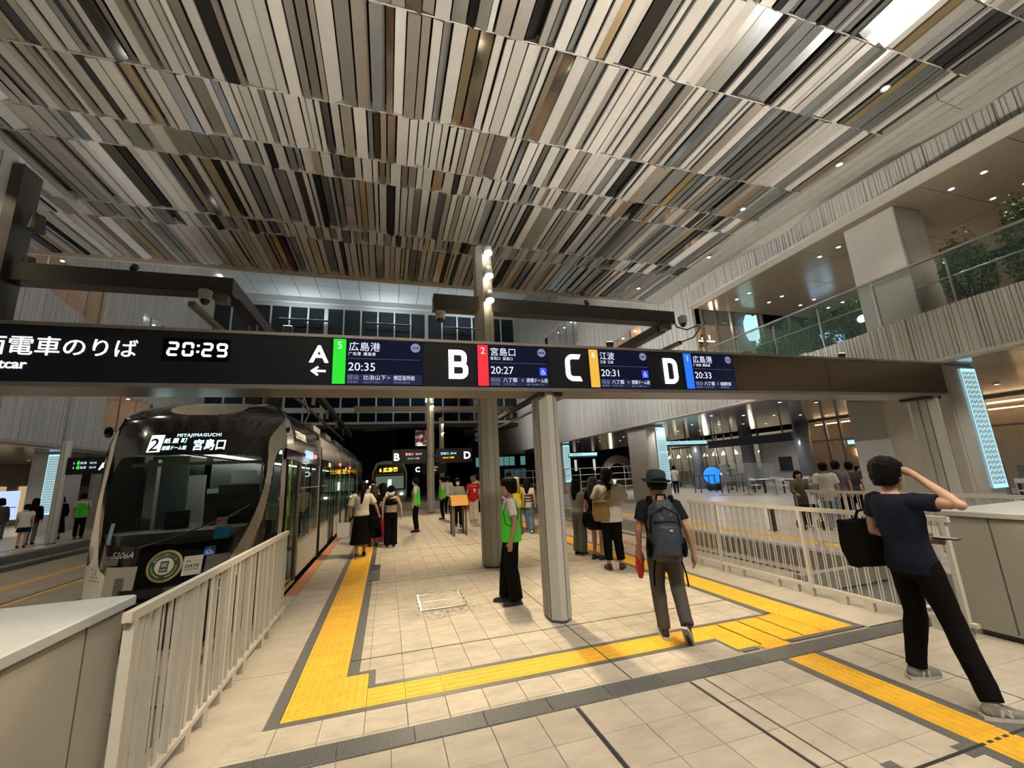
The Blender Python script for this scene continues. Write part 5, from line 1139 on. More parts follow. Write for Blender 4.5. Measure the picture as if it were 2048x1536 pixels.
# ================================================================== PEOPLE
skin_m = mat('skin', (.50,.31,.21), .5, noise=.06, nscale=20); skin2_m = mat('skin_tan', (.36,.20,.13), .5, noise=.06, nscale=20)
def cloth(n, c, b=.35): return mat('cloth_'+n, c, .85, noise=.07, nscale=14, bump=b, bscale=16, stretch=(1,1,.35), spec=.08)
hairM = mat('hair_black', (.003,.0026,.0026), .6, spec=.12, bump=.5, bscale=60, stretch=(1,1,.12)); hairB = mat('hair_brown', (.03,.015,.009), .4, bump=.5, bscale=60, stretch=(1,1,.12)); hairG = mat('hair_grey', (.10,.09,.08), .5, bump=.5, bscale=60, stretch=(1,1,.12))
eye_m = mat('eye_dark', (.01,.008,.008), .2); lip_m = mat('lip', (.35,.12,.10), .5)
def loft(b, rings, n=18):
    """rings: (cx,cy,cz,rx,ry)"""
    k = len(b.v)
    for cx, cy, cz, rx, ry in rings: b.v += [(cx+rx*math.cos(2*pi*j/n), cy+ry*math.sin(2*pi*j/n), cz) for j in range(n)]
    for i in range(len(rings)-1):
        for j in range(n): b.f.append((k+i*n+j,k+i*n+(j+1)%n,k+(i+1)*n+(j+1)%n,k+(i+1)*n+j)); b.m.append(0)
    b.f += [tuple(k+j for j in range(n-1,-1,-1)), tuple(k+(len(rings)-1)*n+j for j in range(n))]; b.m += [0, 0]
def ip(a, b, t): return Vector(a)*(1-t)+Vector(b)*t
def limb(b, pts, rad, n=12):
    """dense tube through joints with interpolated radii"""
    P = [Vector(p) for p in pts]; out = []; rr = []
    for i in range(len(P)-1):
        m = 5
        for k in range(m):
            t = k/m; out.append(ip(P[i], P[i+1], t)); s = t*t*(3-2*t); rr.append(rad[i]*(1-s)+rad[i+1]*s)
    out.append(P[-1]); rr.append(rad[-1]); b.tube(out, rr, n)
DEF = dict(eL=(-.235,-.03,1.12), wL=(-.235,.04,.88), eR=(.235,-.03,1.12), wR=(.235,.04,.88), kL=(-.09,.02,.49), aL=(-.09,-.03,.085), kR=(.09,.02,.49), aR=(.09,-.03,.085), fL=(0,1,-.02), fR=(0,1,-.02), hL=(0,.15,-1), hR=(0,.15,-1))
def hand(b, w, d, side, r=1.):
    w = Vector(w); d = Vector(d).normalized(); x = Vector((side,0,0)); x = (x-d*x.dot(d)).normalized(); nrm = d.cross(x).normalized()
    thick = x*.0; wide = nrm
    b.tube([w-d*.01, w+d*.03, w+d*.075, w+d*.09], [(.02,.026),(.017,.036),(.016,.038),(.012,.032)] if 0 else [.026,.031,.032,.02], 10)
    for k, L in enumerate((.062,.072,.068,.054)):
        o = w+d*.08+wide*(.027-.018*k); c = -x*.012*(1 if True else 0)
        b.tube([o, o+d*L*.45+c*.4, o+d*L*.8+c*1.5, o+d*L+c*2.2], [.0095,.009,.0085,.007], 7)
    o = w+d*.025+wide*.03; b.tube([o, o+d*.028+wide*.02, o+d*.058+wide*.022], [.012,.011,.008], 7)
def person(lab, loc, rz, H=1.7, pose={}, top=None, topk='tee', bot=None, botk='trousers', shoe=None, hair=hairM, hairk='short', skin=skin_m, vox=.014, yaw=0., lean=(0,0), build=1., face=False, group=None, extra=None, bag=0, z=0, loose=0., hemz=.80, belt=None, sleeve=None, vox_c=None, tilt=0.):
    P = dict(DEF); P.update(pose); s = H/1.7; L = lambda v: v
    def lp(p):   # lean the upper body
        t = max(0, p[2]-.9); return Vector((p[0]+lean[0]*t, p[1]+lean[1]*t, p[2]))
    for k in ('eL','wL','eR','wR'): P[k] = lp(P[k])
    sh = [lp((sx*.172*build,-.005,1.385)) for sx in (-1,1)]; hp = [Vector((sx*.085,0,.90)) for sx in (-1,1)]
    EL = [P['eL'],P['eR']]; WR = [P['wL'],P['wR']]; KN = [Vector(P['kL']),Vector(P['kR'])]; AN = [Vector(P['aL']),Vector(P['aR'])]; FT = [Vector(P['fL']),Vector(P['fR'])]
    def torso(b, rows, o=0.):
        loft(b, [(lp((0,0,z_))[0], lp((0,cy,z_))[1], z_, (rx*build+o), (ry*build+o)) for z_, rx, ry, cy in rows])
    TR = [(.80,.13,.085,0),(.86,.155,.105,-.005),(.93,.162,.112,-.012),(1.0,.148,.1,-.004),(1.07,.135,.092,.0),(1.16,.145,.1,.0),(1.25,.16,.108,0),(1.33,.165,.1,-.006),(1.385,.15,.085,-.01),(1.425,.10,.066,-.012),(1.445,.06,.055,-.01)]
    B = MB(); torso(B, TR)
    HS = 1.13; hc = lp((0,.012,1.575)); nk = lp((0,-.012,1.44))
    B.tube([nk-Vector((0,0,.03)), ip(nk,hc,.4), hc-Vector((0,.008,.06))], [.058*build,.05,.05], 12)
    cy_, sy_ = math.cos(yaw), math.sin(yaw); tc_, ts_ = math.cos(tilt), math.sin(tilt)
    def hd(x, y, z_):
        y, z_ = y*tc_-z_*ts_, y*ts_+z_*tc_
        x, y, z_ = x*HS, y*HS, (z_+.118)*HS-.118; return (hc.x+x*cy_-y*sy_, hc.y+x*sy_+y*cy_, hc.z+z_)
    def head_loft(b, rows, n=18):
        k = len(b.v)
        for z_, rx, ry, c in rows: b.v += [hd(rx*math.cos(2*pi*j/n), c+ry*math.sin(2*pi*j/n), z_) for j in range(n)]
        for i in range(len(rows)-1):
            for j in range(n): b.f.append((k+i*n+j,k+i*n+(j+1)%n,k+(i+1)*n+(j+1)%n,k+(i+1)*n+j)); b.m.append(0)
        b.f += [tuple(k+j for j in range(n-1,-1,-1)), tuple(k+(len(rows)-1)*n+j for j in range(n))]; b.m += [0,0]
    head_loft(B, [(-.118,.02,.022,.05),(-.1,.042,.048,.034),(-.065,.059,.075,.012),(-.01,.072,.092,0),(.04,.076,.096,-.004),(.08,.064,.084,-.01),(.104,.042,.056,-.012),(.116,.012,.014,-.012)])
    B.tube([hd(0,.088,.012), hd(0,.104,-.022), hd(0,.098,-.038)], [.008,.014,.011], 8)
    for sx in (-1,1): q = hd(sx*.077,-.008,-.012); B.ell(q, (.011,.02,.032), 10)
    for i in (0,1):
        limb(B, [ip(sh[i],(sh[0]+sh[1])/2,.25), sh[i], EL[i], WR[i]], [.05,.05*build,.038,.026]); hand(B, WR[i], P['hL'] if i == 0 else P['hR'], -1 if i == 0 else 1)
        B.ell(EL[i], (.037*build,)*3, 12); B.ell(KN[i], (.055,)*3, 12)
        limb(B, [hp[i], KN[i], AN[i]], [.085*build,.055,.037]); f = FT[i].normalized()
        B.tube([AN[i]-f*.05-Vector((0,0,.03)), AN[i]-Vector((0,0,.04)), AN[i]+f*.09-Vector((0,0,.052)), AN[i]+f*.15-Vector((0,0,.058))], [.03,.034,.03,.022], 10)
    me = setmat(blob(B, vox, 3), skin)
    o = obj('person', me, None, label=lab, cat='person', group=group, loc=(loc[0],loc[1],z), rot=(0,0,rz)); o.scale = (s,s,s)
    K = lambda nm, m_, mt: obj(nm, setmat(m_, mt), o, True)
    vc = vox_c or max(vox*1.25, .014); wr_ = .012
    if top:
        T = MB(); z0 = hemz
        rows = [(z_, rx+.018+loose*.6, ry+.02+loose*.6, c) for z_, rx, ry, c in TR if z_ >= z0+.02]
        last = rows[0]; rows = [(z0, last[1]+loose*.4, last[2]+loose*.4, last[3])]+rows
        if topk in ('tee','shirt','long','vest','blouse'): rows = rows[:-1]+[(1.44,.07,.062,-.012)]
        if topk == 'tank': rows = [r for r in rows if r[0] < 1.36]
        torso(T, rows)
        if topk not in ('tank',):
            fr = sleeve if sleeve is not None else {'tee':.55,'shirt':.7,'blouse':.8,'long':1.9,'vest':0.}[topk]
            for i in (0,1):
                if fr <= 0: continue
                r0, r1 = .064*build+loose*.5, .058*build+loose*.8
                if fr <= 1: limb(T, [ip(sh[i],(sh[0]+sh[1])/2,.35), sh[i]+Vector((0,0,.0)), ip(sh[i],EL[i],fr)], [.06,r0,r1])
                else: limb(T, [ip(sh[i],(sh[0]+sh[1])/2,.35), sh[i], EL[i], ip(EL[i],WR[i],fr-1)], [.06,r0,.05+loose*.4,.036+loose*.2])
        K('shirt', blob(T, vc, 4, wr_, .11, 'shirt'), top)
    if bot:
        T = MB()
        if botk in ('trousers','wide','cropped'):
            torso(T, [(z_, rx+.014, ry+.014, c) for z_, rx, ry, c in TR if z_ <= 1.03])
            for i in (0,1):
                e = {'trousers':.98,'wide':1.02,'cropped':.82}[botk]; an = ip(KN[i], AN[i], e); g = {'trousers':(.098,.074,.062),'wide':(.105,.095,.098),'cropped':(.095,.07,.06)}[botk]
                limb(T, [hp[i]+Vector((0,0,.03)), KN[i], an], [g[0]*build+loose*.3, g[1]+loose*.3, g[2]+loose*.3])
        elif botk in ('skirt','dress','mini'):
            zl = {'skirt':.30,'dress':.25,'mini':.62}[botk]; fl = {'skirt':.05,'dress':.06,'mini':.03}[botk]
            torso(T, [(zl, .20+fl, .17+fl, 0),(.55 if zl < .5 else .7, .185+fl*.5, .15+fl*.5, 0),(.85,.18,.135,-.008),(.95,.172,.122,-.01),(1.04,.15,.105,0)])
        K({'skirt':'skirt','dress':'skirt','mini':'skirt'}.get(botk,'trousers'), blob(T, vc, 4, wr_, .13, 'trousers'), bot)
    if shoe:
        for i in (0,1):
            f = FT[i].normalized(); a = AN[i]; T = MB(); u = Vector((0,0,1)); u = (u-f*u.dot(f)).normalized()
            T.tube([a-f*.075-u*.048, a-f*.05-u*.04, a+f*.02-u*.045, a+f*.1-u*.053, a+f*.165-u*.06, a+f*.19-u*.066], [.022,.042,.043,.04,.034,.016], 12); T.tube([a-u*.04-f*.01, a+u*.02-f*.015], [.046,.044], 10)
            so = K('shoe', blob(T, max(vox,.009), 2, name='shoe'), shoe)
            if H > 1.4 and vox < .016:
                S2 = MB(); w = f.cross(u).normalized(); pts = []
                for q, wd in ((-.088,.026),(-.05,.038),(.03,.04),(.11,.043),(.165,.033),(.192,.012)): pts.append((q, wd))
                ring = [a+f*q+w*wd-u*.085 for q, wd in pts]+[a+f*q-w*wd-u*.085 for q, wd in reversed(pts)]
                n = len(ring); S2.add(ring+[v+u*.024 for v in ring], [tuple(range(n-1,-1,-1)), tuple(range(n,2*n))]+[(j,(j+1)%n,n+(j+1)%n,n+j) for j in range(n)]); obj('shoe_sole', S2.mesh('shoe_sole', extra.get('sole', whitep) if extra else MATS['hair_black'] if False else (mat('sole_dark', (.03,.03,.03), .7))), so, True)
    if hair:
        T = MB(); head_loft(T, ([(-.03,.075,.07,-.03)] if hairk == 'crop' else [(-.075,.055,.06,-.05)])+[(-.02 if hairk == 'crop' else -.045,.08,.088,-.034),(0,.093,.1,-.025),(.045,.098,.109,-.013),(.085,.09,.107,-.013),(.118,.066,.08,-.015),(.138,.024,.034,-.015)])
        if hairk == 'long':
            T.tube([hd(0,-.06,.05), hd(0,-.085,-.06), (hc.x,hc.y-.105,hc.z-.2), (hc.x,hc.y-.1,hc.z-.33)], [.07,.085,.085,.05], 12)
            for sx in (-1,1): T.tube([hd(sx*.06,-.02,.03), hd(sx*.08,-.03,-.08), (hc.x+sx*.08,hc.y-.05,hc.z-.22)], [.04,.04,.025], 10)
        if hairk == 'pony':
            T.tube([hd(0,-.09,.03), hd(0,-.13,-.03), (hc.x+.01,hc.y-.14,hc.z-.16), (hc.x-.02,hc.y-.13,hc.z-.34), (hc.x,hc.y-.12,hc.z-.42)], [.04,.05,.045,.035,.015], 10)
        if hairk == 'bob':
            for sx in (-1,0,1): T.tube([hd(sx*.06,-.03-.03*(sx==0),.03), hd(sx*.082,-.03-.05*(sx==0),-.06), hd(sx*.075,-.03-.05*(sx==0),-.11)], [.045,.045,.03], 10)
        K('hair', blob(T, max(.0095, vox), 2, .022 if vox < .013 else .012, .022, 'hair'), hair)
    if face:
        for sx in (-1,1):
            MB().ell(hd(sx*.03,.083,.012), (.011,.006,.006), 8).build('eye', eye_m, o, local=True); b = MB(); b.tube([hd(sx*.018,.09,.03), hd(sx*.045,.078,.03)], .004, 6); b.build('eyebrow', eye_m, o, local=True)
        b = MB(); b.tube([hd(-.02,.082,-.062), hd(0,.09,-.064), hd(.02,.082,-.062)], .005, 6); b.build('mouth', lip_m, o, local=True)
    o['_hc'] = 0; del o['_hc']
    return o, hd, hc, s
def kid(o, nm, mb, m, smooth=True): return mb.build(nm, m, o, smooth=smooth, local=True)
def toworld(o, v): return PW(o) @ Vector(v)
black = cloth('black', (.0045,.0045,.005)); white = cloth('white', (.62,.60,.56)); navy = cloth('navy', (.010,.012,.024)); greyc = cloth('grey', (.14,.135,.13)); khaki = cloth('khaki', (.13,.11,.08)); denim = cloth('denim', (.10,.16,.26)); lgrey = cloth('lightgrey', (.28,.28,.27)); redc = cloth('red', (.42,.015,.03)); green = cloth('hi_vis_green', (.08,.62,.05)); cream = cloth('cream', (.58,.54,.46)); brownc = cloth('brown', (.10,.065,.04)); yell = cloth('yellow', (.75,.6,.03)); dgrey = cloth('darkgrey', (.05,.05,.05)); oliv = cloth('olive', (.20,.14,.06)); teeb = cloth('charcoal_blue', (.012,.013,.016)); offw = cloth('offwhite', (.55,.53,.48))
floral = mat('cloth_floral', (.55,.47,.38), .85, col2=(.05,.03,.025), nscale=38)
shoeB = mat('shoe_black', (.012,.012,.012), .35); shoeW = mat('shoe_white', (.6,.6,.57), .5); shoeG = mat('shoe_grey', (.22,.21,.19), .8, noise=.15, nscale=30); shoeR = mat('shoe_wine', (.06,.012,.014), .35); soleW = mat('sole_white', (.58,.56,.5), .6)
# --- man with the tote bag, front right
fwd = -math.radians(104)
pm_ = dict(aL=(-.20,.02,.085), kL=(-.13,.05,.49), fL=(.0,1,-.02), kR=(.15,.06,.49), aR=(.36,-.02,.085), fR=(.25,1,-.02), eR=(.43,.08,1.37), wR=(.165,.06,1.60), hR=(-1,.05,.35), eL=(-.26,-.04,1.12), wL=(-.08,.22,1.05), hL=(.9,.5,.1))
o, hd, hc, s = person('man in navy T-shirt shading his eyes with a black tote bag on his shoulder', (4.06,-1.42), fwd, 1.66, pm_, navy, 'tee', black, 'trousers', shoeG, vox=.0075, yaw=.25, lean=(-.06,-.02), extra={'sole':soleW}, hemz=.84, vox_c=.011, loose=.012)
for i in (0,1):   # white shoe marks
    a = Vector(pm_['aL'] if i == 0 else pm_['aR']); f = Vector(pm_['fL'] if i == 0 else pm_['fR']).normalized(); w = f.cross(Vector((0,0,1))).normalized(); u = Vector((0,0,1)); b = MB()
    for sd in (-1,1):
        c = a+f*.03+w*sd*.044-u*.035
        pts = [c-f*.035-u*.02, c-f*.03+u*.02, c-f*.016+u*.02, c+f*.012-u*.005, c+f*.014+u*.02, c+f*.028+u*.02, c+f*.034-u*.02, c+f*.02-u*.02, c-f*.01+u*.008, c-f*.02-u*.02]
        b.add([p+w*sd*.002 for p in pts]+[p-w*sd*.008 for p in pts], [tuple(range(10)) if sd > 0 else tuple(range(9,-1,-1))]+[(j,(j+1)%10,10+(j+1)%10,10+j) for j in range(10)])
    kid(o, 'shoe_stripe', b, soleW, False)
    b = MB()
    for k in range(5): p = a+f*(.035+.02*k)+u*(.0-.006*k); b.tube([p-w*.022, p+u*.006, p+w*.022], .004, 6)
    kid(o, 'laces', b, lgrey)
def tote(lab, o, c, w, d, h, m, strap, rz=0, name='tote_bag'):
    t = thing(name, lab, 'bag', toworld(o, (c[0],c[1],c[2])), rz=rz); b = MB()
    b.add([(-w*.42,-d*.42,0),(w*.42,-d*.42,0),(w*.42,d*.42,0),(-w*.42,d*.42,0),(-w*.5,-d*.5,h*.35),(w*.5,-d*.5,h*.35),(w*.5,d*.5,h*.35),(-w*.5,d*.5,h*.35),(-w*.42,-d*.5,h),(w*.42,-d*.5,h),(w*.42,d*.5,h),(-w*.42,d*.5,h)],[(0,3,2,1),(8,9,10,11)]+[(4*k+i,4*k+(i+1)%4,4*k+4+(i+1)%4,4*k+4+i) for k in (0,1) for i in range(4)]); t2 = obj('bag_body', setmat(blob(b, .012, 5, .014, .1, 'bag_body'), m), t, True)
    inv = PW(t).inverted(); b = MB()
    for p in strap: b.tube([inv @ toworld(o, q) for q in p], .011, 8)
    b.build('strap', m, t, smooth=True, local=True); return t
tote('large black cloth tote bag hanging from the navy shirt man', o, (-.33,-.05,.82), .13, .40, .38, black, [[(-.33,.08,1.17),(-.29,.07,1.28),(-.25,.04,1.30),(-.235,.0,1.43),(-.25,-.06,1.30),(-.31,-.1,1.28),(-.33,-.14,1.17)]], rz=fwd)
ph = thing('phone', 'phone with lit screen held by the man in navy', 'phone', toworld(o, (.07,.25,1.08)), rz=fwd+.3); MB().bbox(-.075,.075,-.04,.04,0,.01,.003).build('case', ind, ph, local=True); MB().box(-.068,.068,-.034,.034,.0101,.0112).build('screen', mat('phone_screen', (.1,.12,.14), .1, emit=.4, ecol=(.5,.6,.7)), ph, local=True)
# --- hat man
hr = -math.radians(30)
pz_ = dict(kL=(-.10,.06,.49), aL=(-.085,.03,.085), fL=(-.15,1,-.03), kR=(.11,.08,.50), aR=(.13,-.2,.19), fR=(.25,.6,-.8), eR=(.27,-.1,1.12), wR=(.30,-.06,.86), eL=(-.25,-.03,1.12), wL=(-.26,.06,.88))
o, hd, hc, s = person('walking man in a dark bucket hat and charcoal T-shirt', (2.93,.15), hr, 1.60, pz_, teeb, 'tee', cloth('washed_black', (.075,.07,.062)), 'trousers', shoeB, vox=.0085, yaw=.5, extra={'sole':soleW}, hairk='crop', hair=hairM, skin=skin2_m, vox_c=.011, hemz=.83, sleeve=.62, loose=.022)
hat = MB(); 
for prof in ([(.17,.012),(.15,-.004),(.108,.012),(.108,.07),(.095,.115),(.06,.13),(.02,.13)],): hat.lathe(prof, 28, (0,0,0))
ho = hat.build('hat', cloth('hat_charcoal', (.035,.04,.04)), o, smooth=True, local=True); ho.location = hd(0,-.01,.055); ho.rotation_euler = (.12,.06,.35)
hb_ = MB().lathe([(.1075,.022),(.1045,.05)], 28).build('hat_band', black, ho, smooth=True, local=True)
bk = thing('backpack', 'navy blue backpack on the back of the hat man', 'backpack', toworld(o, (0.02,-.2,.9)), rz=hr); b = MB()
loft(b, [(0,0,-.07,.12,.06),(0,0,-.03,.16,.09),(0,-.02,.15,.17,.11),(0,-.015,.32,.165,.1),(0,.0,.45,.13,.08),(0,.01,.52,.07,.05)], 20)
obj('pack_body', setmat(blob(b, .011, 2, .035, .07, 'pack_body'), mat('pack_nylon', (.02,.028,.045), .45, bump=.5, bscale=14, noise=.2)), bk, True)
b = MB(); loft(b, [(0,-.09,.0,.1,.05),(0,-.1,.03,.125,.065),(0,-.105,.16,.13,.07),(0,-.1,.27,.12,.06),(0,-.085,.3,.09,.04)], 16); obj('front_pocket', setmat(blob(b, .011, 2, .01, .06), mat('pack_nylon2', (.03,.04,.06), .45, bump=.5, bscale=14)), bk, True)
MB().box(.03,.06,-.182,-.172,.235,.25).build('badge', soleW, bk, local=True)
MB().tube([(-.11,-.12,.31),(0,-.152,.325),(.11,-.12,.31)], .007, 6).build('zipper', black, bk, smooth=True, local=True); MB().tube([(-.15,-.05,.2),(-.13,-.1,.38),(0,-.11,.46),(.13,-.1,.38),(.15,-.05,.2)], .007, 6).build('zipper', black, bk, smooth=True, local=True)
MB().tube([(-.05,.04,.5),(-.04,.03,.57),(.04,.03,.57),(.05,.04,.5)], .012, 8).build('top_handle', black, bk, smooth=True, local=True)
for sx in (-1,1): MB().tube([(sx*.165,.04,.1),(sx*.17,-.06,.12),(sx*.12,-.17,.1)], [(.012,.004)]*3, 6).build('compression_strap', black, bk, smooth=True, local=True); b = MB(); b.ell((sx*.165,0,.06), (.035,.06,.1), 12); b.build('side_pocket', black, bk, smooth=True, local=True)
for sx in (-1,1):
    MB().tube([(sx*.09,.05,.44),(sx*.11,.15,.55),(sx*.115,.24,.5),(sx*.14,.26,.3),(sx*.14,.12,.05)], [(.028,.008)]*5, 8).build('shoulder_strap', black, bk, smooth=True, local=True); MB().tube([(sx*.12,.02,-.04),(sx*.15,.0,-.18),(sx*.16,-.02,-.3)], .008, 6).build('dangling_strap', black, bk, smooth=True, local=True)
b = MB(); b.tube([(0,0,0),(0,.02,.08),(.01,0,.22),(0,0,.3)], [.02,.045,.05,.03], 10); fb_ = obj('folded_umbrella', setmat(blob(b, .01, 2, .01, .05), mat('umbrella_red', (.5,.01,.02), .5)), None, label='small red folded umbrella in the hat man left hand', cat='umbrella', loc=toworld(o, (-.27,.1,.58)), rot=(0,0,hr)); MB().tube([(0,0,.29),(0,0,.34)], .02, 8).build('umbrella_handle', ind, fb_, local=True)
# --- station attendant in green vest
ar = math.radians(78)
va = dict(aL=(-.07,-.03,.085), aR=(.13,.1,.085), kR=(.10,.08,.49), eL=(-.25,-.05,1.12), wL=(-.24,.02,.87), fL=(-.15,1,-.02), fR=(.1,1,-.02))
o, hd, hc, s = person('attendant in a green vest and black trousers standing beside the sign post', (1.79,1.98), ar, 1.62, va, white, 'shirt', black, 'wide', shoeB, vox=.0085, yaw=.1, skin=skin2_m, face=True, vox_c=.011, loose=.006, hemz=.88)
def vest(o, m, z0=.84, zc=1.40, st=black, bld=1.):
    b = MB(); loft(b, [(0,0,z0,.2*bld,.15),(0,-.005,.93,.2*bld,.152),(0,0,1.07,.178*bld,.138),(0,0,1.25,.186*bld,.142),(0,-.005,1.34,.165*bld,.122),(0,-.01,1.40,.12*bld,.1),(0,-.01,1.425,.09,.08)], 24)
    v = obj('vest', setmat(blob(b, .013, 3, .01, .12, 'vest'), m), o, True)
    for sx in (-1,1): MB().tube([(sx*.155,.06,1.39),(sx*.2,.105,1.25),(sx*.203,.08,1.10),(sx*.205,0,1.06),(sx*.203,-.08,1.10),(sx*.2,-.105,1.25),(sx*.15,-.07,1.4),(sx*.13,0,1.435),(sx*.155,.06,1.39)], .006, 6).build('vest_piping', st, v, smooth=True, local=True)
    return v
vest(o, green); MB().tube([(-.06,.06,1.43),(-.03,.1,1.46),(.03,.1,1.46),(.06,.06,1.43)], .018, 8).build('collar', white, o, smooth=True, local=True)
# --- woman with cap, girls at right
cr = -math.radians(25)
o, hd, hc, s = person('woman in a tan cap and white blouse with cropped black trousers', (3.95,3.05), cr, 1.68, dict(aL=(-.1,0,.085),aR=(.12,.03,.085),fL=(-.35,1,0),fR=(.35,1,0),eR=(.3,.1,1.16),wR=(.33,.3,1.2),hR=(.2,1,.1),eL=(-.27,.08,1.15),wL=(-.12,.28,1.2),hL=(.5,.8,.3)), white, 'blouse', black, 'cropped', shoeR, vox=.011, yaw=-.6, hairk='pony', loose=.045, hemz=.80)
b = MB().lathe([(.1,-.03),(.104,.0),(.1,.05),(.075,.1),(.03,.118)], 24); capo = b.build('cap', cloth('tan', (.25,.17,.08)), o, smooth=True, local=True); capo.location = hd(0,-.008,.03); capo.rotation_euler = (.1,0,-.6)
b = MB(); b.prism([(-.08,.07),(.08,.07),(.07,.14),(.04,.18),(-.04,.18),(-.07,.14)], -.012, 0); b.build('cap_peak', MATS['cloth_tan'], capo, local=True)
tote('olive brown tote bag slung behind the woman in the tan cap', o, (-.17,-.2,.84), .30, .16, .34, oliv, [[(-.26,-.2,1.17),(-.1,-.17,1.3),(.06,-.1,1.44),(.07,.0,1.46)],[(-.06,-.2,1.17),(.0,-.16,1.34),(.07,-.08,1.45)]], rz=cr)
tote('black shoulder bag beside the olive tote', o, (-.34,-.02,.72), .3, .2, .26, black, [[(-.42,0,.95),(-.3,.02,1.2),(-.2,0,1.42)],[(-.24,0,.95),(-.22,.02,1.2),(-.18,0,1.42)]], rz=cr-.4, name='shoulder_bag')
person('girl with long black hair in a grey T-shirt and grey trousers', (4.0,4.5), -math.radians(65), 1.5, dict(eR=(.26,.08,1.1),wR=(.12,.24,1.15),hR=(-.3,.8,.4),eL=(-.24,.08,1.1),wL=(-.08,.25,1.15),hL=(.3,.8,.4)), lgrey, 'tee', greyc, 'wide', shoeB, vox=.012, hairk='long', hemz=.92, extra={'sole':soleW})
person('girl with long hair in a black top and short skirt with black boots', (4.12,3.95), -math.radians(60), 1.53, dict(), black, 'tee', black, 'mini', shoeB, vox=.012, hairk='long', hair=hairB, hemz=.9)
# --- people along the platform
o, hd, hc, s = person('woman in a cream blouse and long black skirt walking away beside the tram', (-.43,6.85), math.radians(6), 1.66, dict(kL=(-.1,.02,.49),aL=(-.09,-.12,.1),kR=(.09,.1,.5),aR=(.08,.12,.085),eR=(.32,-.02,1.15),wR=(.4,.04,.93),hR=(.2,.2,-1),eL=(-.28,0,1.12),wL=(-.31,.05,.9)), cream, 'blouse', black, 'skirt', shoeB, vox=.013, hairk='pony', loose=.03, hemz=.93, extra={'sole':soleW})
tote('black handbag carried by the woman in the cream blouse', o, (.3,-.06,.62), .26, .14, .26, black, [[(.22,-.06,.86),(.17,-.05,1.2),(.15,-.02,1.44)],[(.38,-.06,.86),(.22,-.05,1.2),(.17,0,1.44)]], name='handbag')
t = thing('paper_bag', 'white paper shopping bag in the left hand of the cream blouse woman', 'bag', toworld(o, (-.36,.05,.48)), rz=.2); b = MB(); b.add([(-.16,-.05,0),(.16,-.05,0),(.16,.05,0),(-.16,.05,0),(-.18,-.06,.32),(.18,-.06,.32),(.18,.06,.32),(-.18,.06,.32)],[(0,3,2,1),(0,1,5,4),(1,2,6,5),(2,3,7,6),(3,0,4,7)]); b.build('bag_body', mat('paper_white', (.6,.62,.62), .6), t, local=True); MB().tube([(-.08,0,.31),(-.05,0,.4),(.05,0,.4),(.08,0,.31)], .005, 6).build('bag_handle', soleW, t, smooth=True, local=True)
person('woman with brown hair in a long black dress behind the cream blouse woman', (-.2,8.35), 0, 1.56, dict(), black, 'tee', black, 'dress', shoeB, vox=.016, hairk='long', hair=hairB, hemz=.9)
o, hd, hc, s = person('woman in a black and floral sleeveless top with black trousers', (.24,7.9), -.05, 1.52, dict(eR=(.28,-.06,1.14),wR=(.3,-.05,.9),eL=(-.24,0,1.12)), floral, 'tank', black, 'wide', shoeB, vox=.013, hairk='short', hemz=.95, extra={'sole':soleW})
b = MB(); loft(b, [(0,-.0,1.19,.178,.132),(0,0,1.28,.185,.134),(0,-.005,1.36,.16,.115)], 20); kid(o, 'halter_top', b, black); b = MB(); b.lathe([(.11,-.02),(.1,.03),(.06,.05)], 18); q = b.build('sun_visor', cream, o, smooth=True, local=True); q.location = hd(0,-.07,-.06); q.rotation_euler = (.8,0,0)
o, hd, hc, s = person('attendant in black trousers and black shoes facing left on the platform', (1.05,10.65), math.radians(75), 1.7, dict(), white, 'shirt', black, 'trousers', shoeB, vox=.015, face=True); vest(o, green)
o, hd, hc, s = person('man with a white face mask and light shirt walking towards the camera', (2.52,11.1), pi-.2, 1.6, dict(eR=(.26,.05,1.13),wR=(.1,.22,1.0),hR=(-.4,.6,-.3),kL=(-.09,.1,.5),aL=(-.09,.1,.085),aR=(.09,-.15,.1)), lgrey, 'long', black, 'trousers', shoeB, vox=.016, face=True, loose=.02)
b = MB(); b.ell(hd(0,.075,-.055), (.055,.035,.045), 12); kid(o, 'face_mask', b, mat('mask_white', (.65,.65,.63), .7))
o, hd, hc, s = person('man in a red number nine jersey and cream trousers walking away', (3.22,11.9), -.2, 1.66, dict(kL=(-.1,.1,.5),aL=(-.09,.12,.085),aR=(.09,-.16,.1)), redc, 'tee', cream, 'wide', shoeW, vox=.016, hair=hairG, loose=.03, hemz=.78)
text('9', .19, white, (.055,-.158,1.12), (pi/2,0,0), o, local=True, bold=.008, ext=.006, name='jersey_number', align='CENTER'); text('AKIYAMA', .055, white, (0,-.158,1.33), (pi/2-.15,0,0), o, local=True, align='CENTER', ext=.006, name='jersey_name')
t = thing('carrier_bag', 'red carrier bag beside the red jersey man', 'bag', (2.92,11.8,.5)); b = MB(); loft(b, [(0,0,0,.12,.05),(0,0,.2,.14,.07),(0,0,.32,.1,.03)], 14); obj('bag_body', setmat(blob(b, .014, 2, .02, .08), mat('bag_red', (.6,.02,.02), .4)), t, True); MB().tube([(-.05,0,.3),(0,0,.42),(.05,0,.3)], .008, 6).build('bag_handle', MATS['bag_red'], t, smooth=True, local=True)
person('man in a white shirt far along the platform left of the red jersey', (2.9,16.5), 0, 1.7, {}, white, 'shirt', black, 'trousers', shoeB, vox=.02)
person('man in a white shirt with a strap right behind the red jersey man', (4.2,16.0), .3, 1.7, {}, white, 'shirt', black, 'trousers', shoeB, vox=.02)
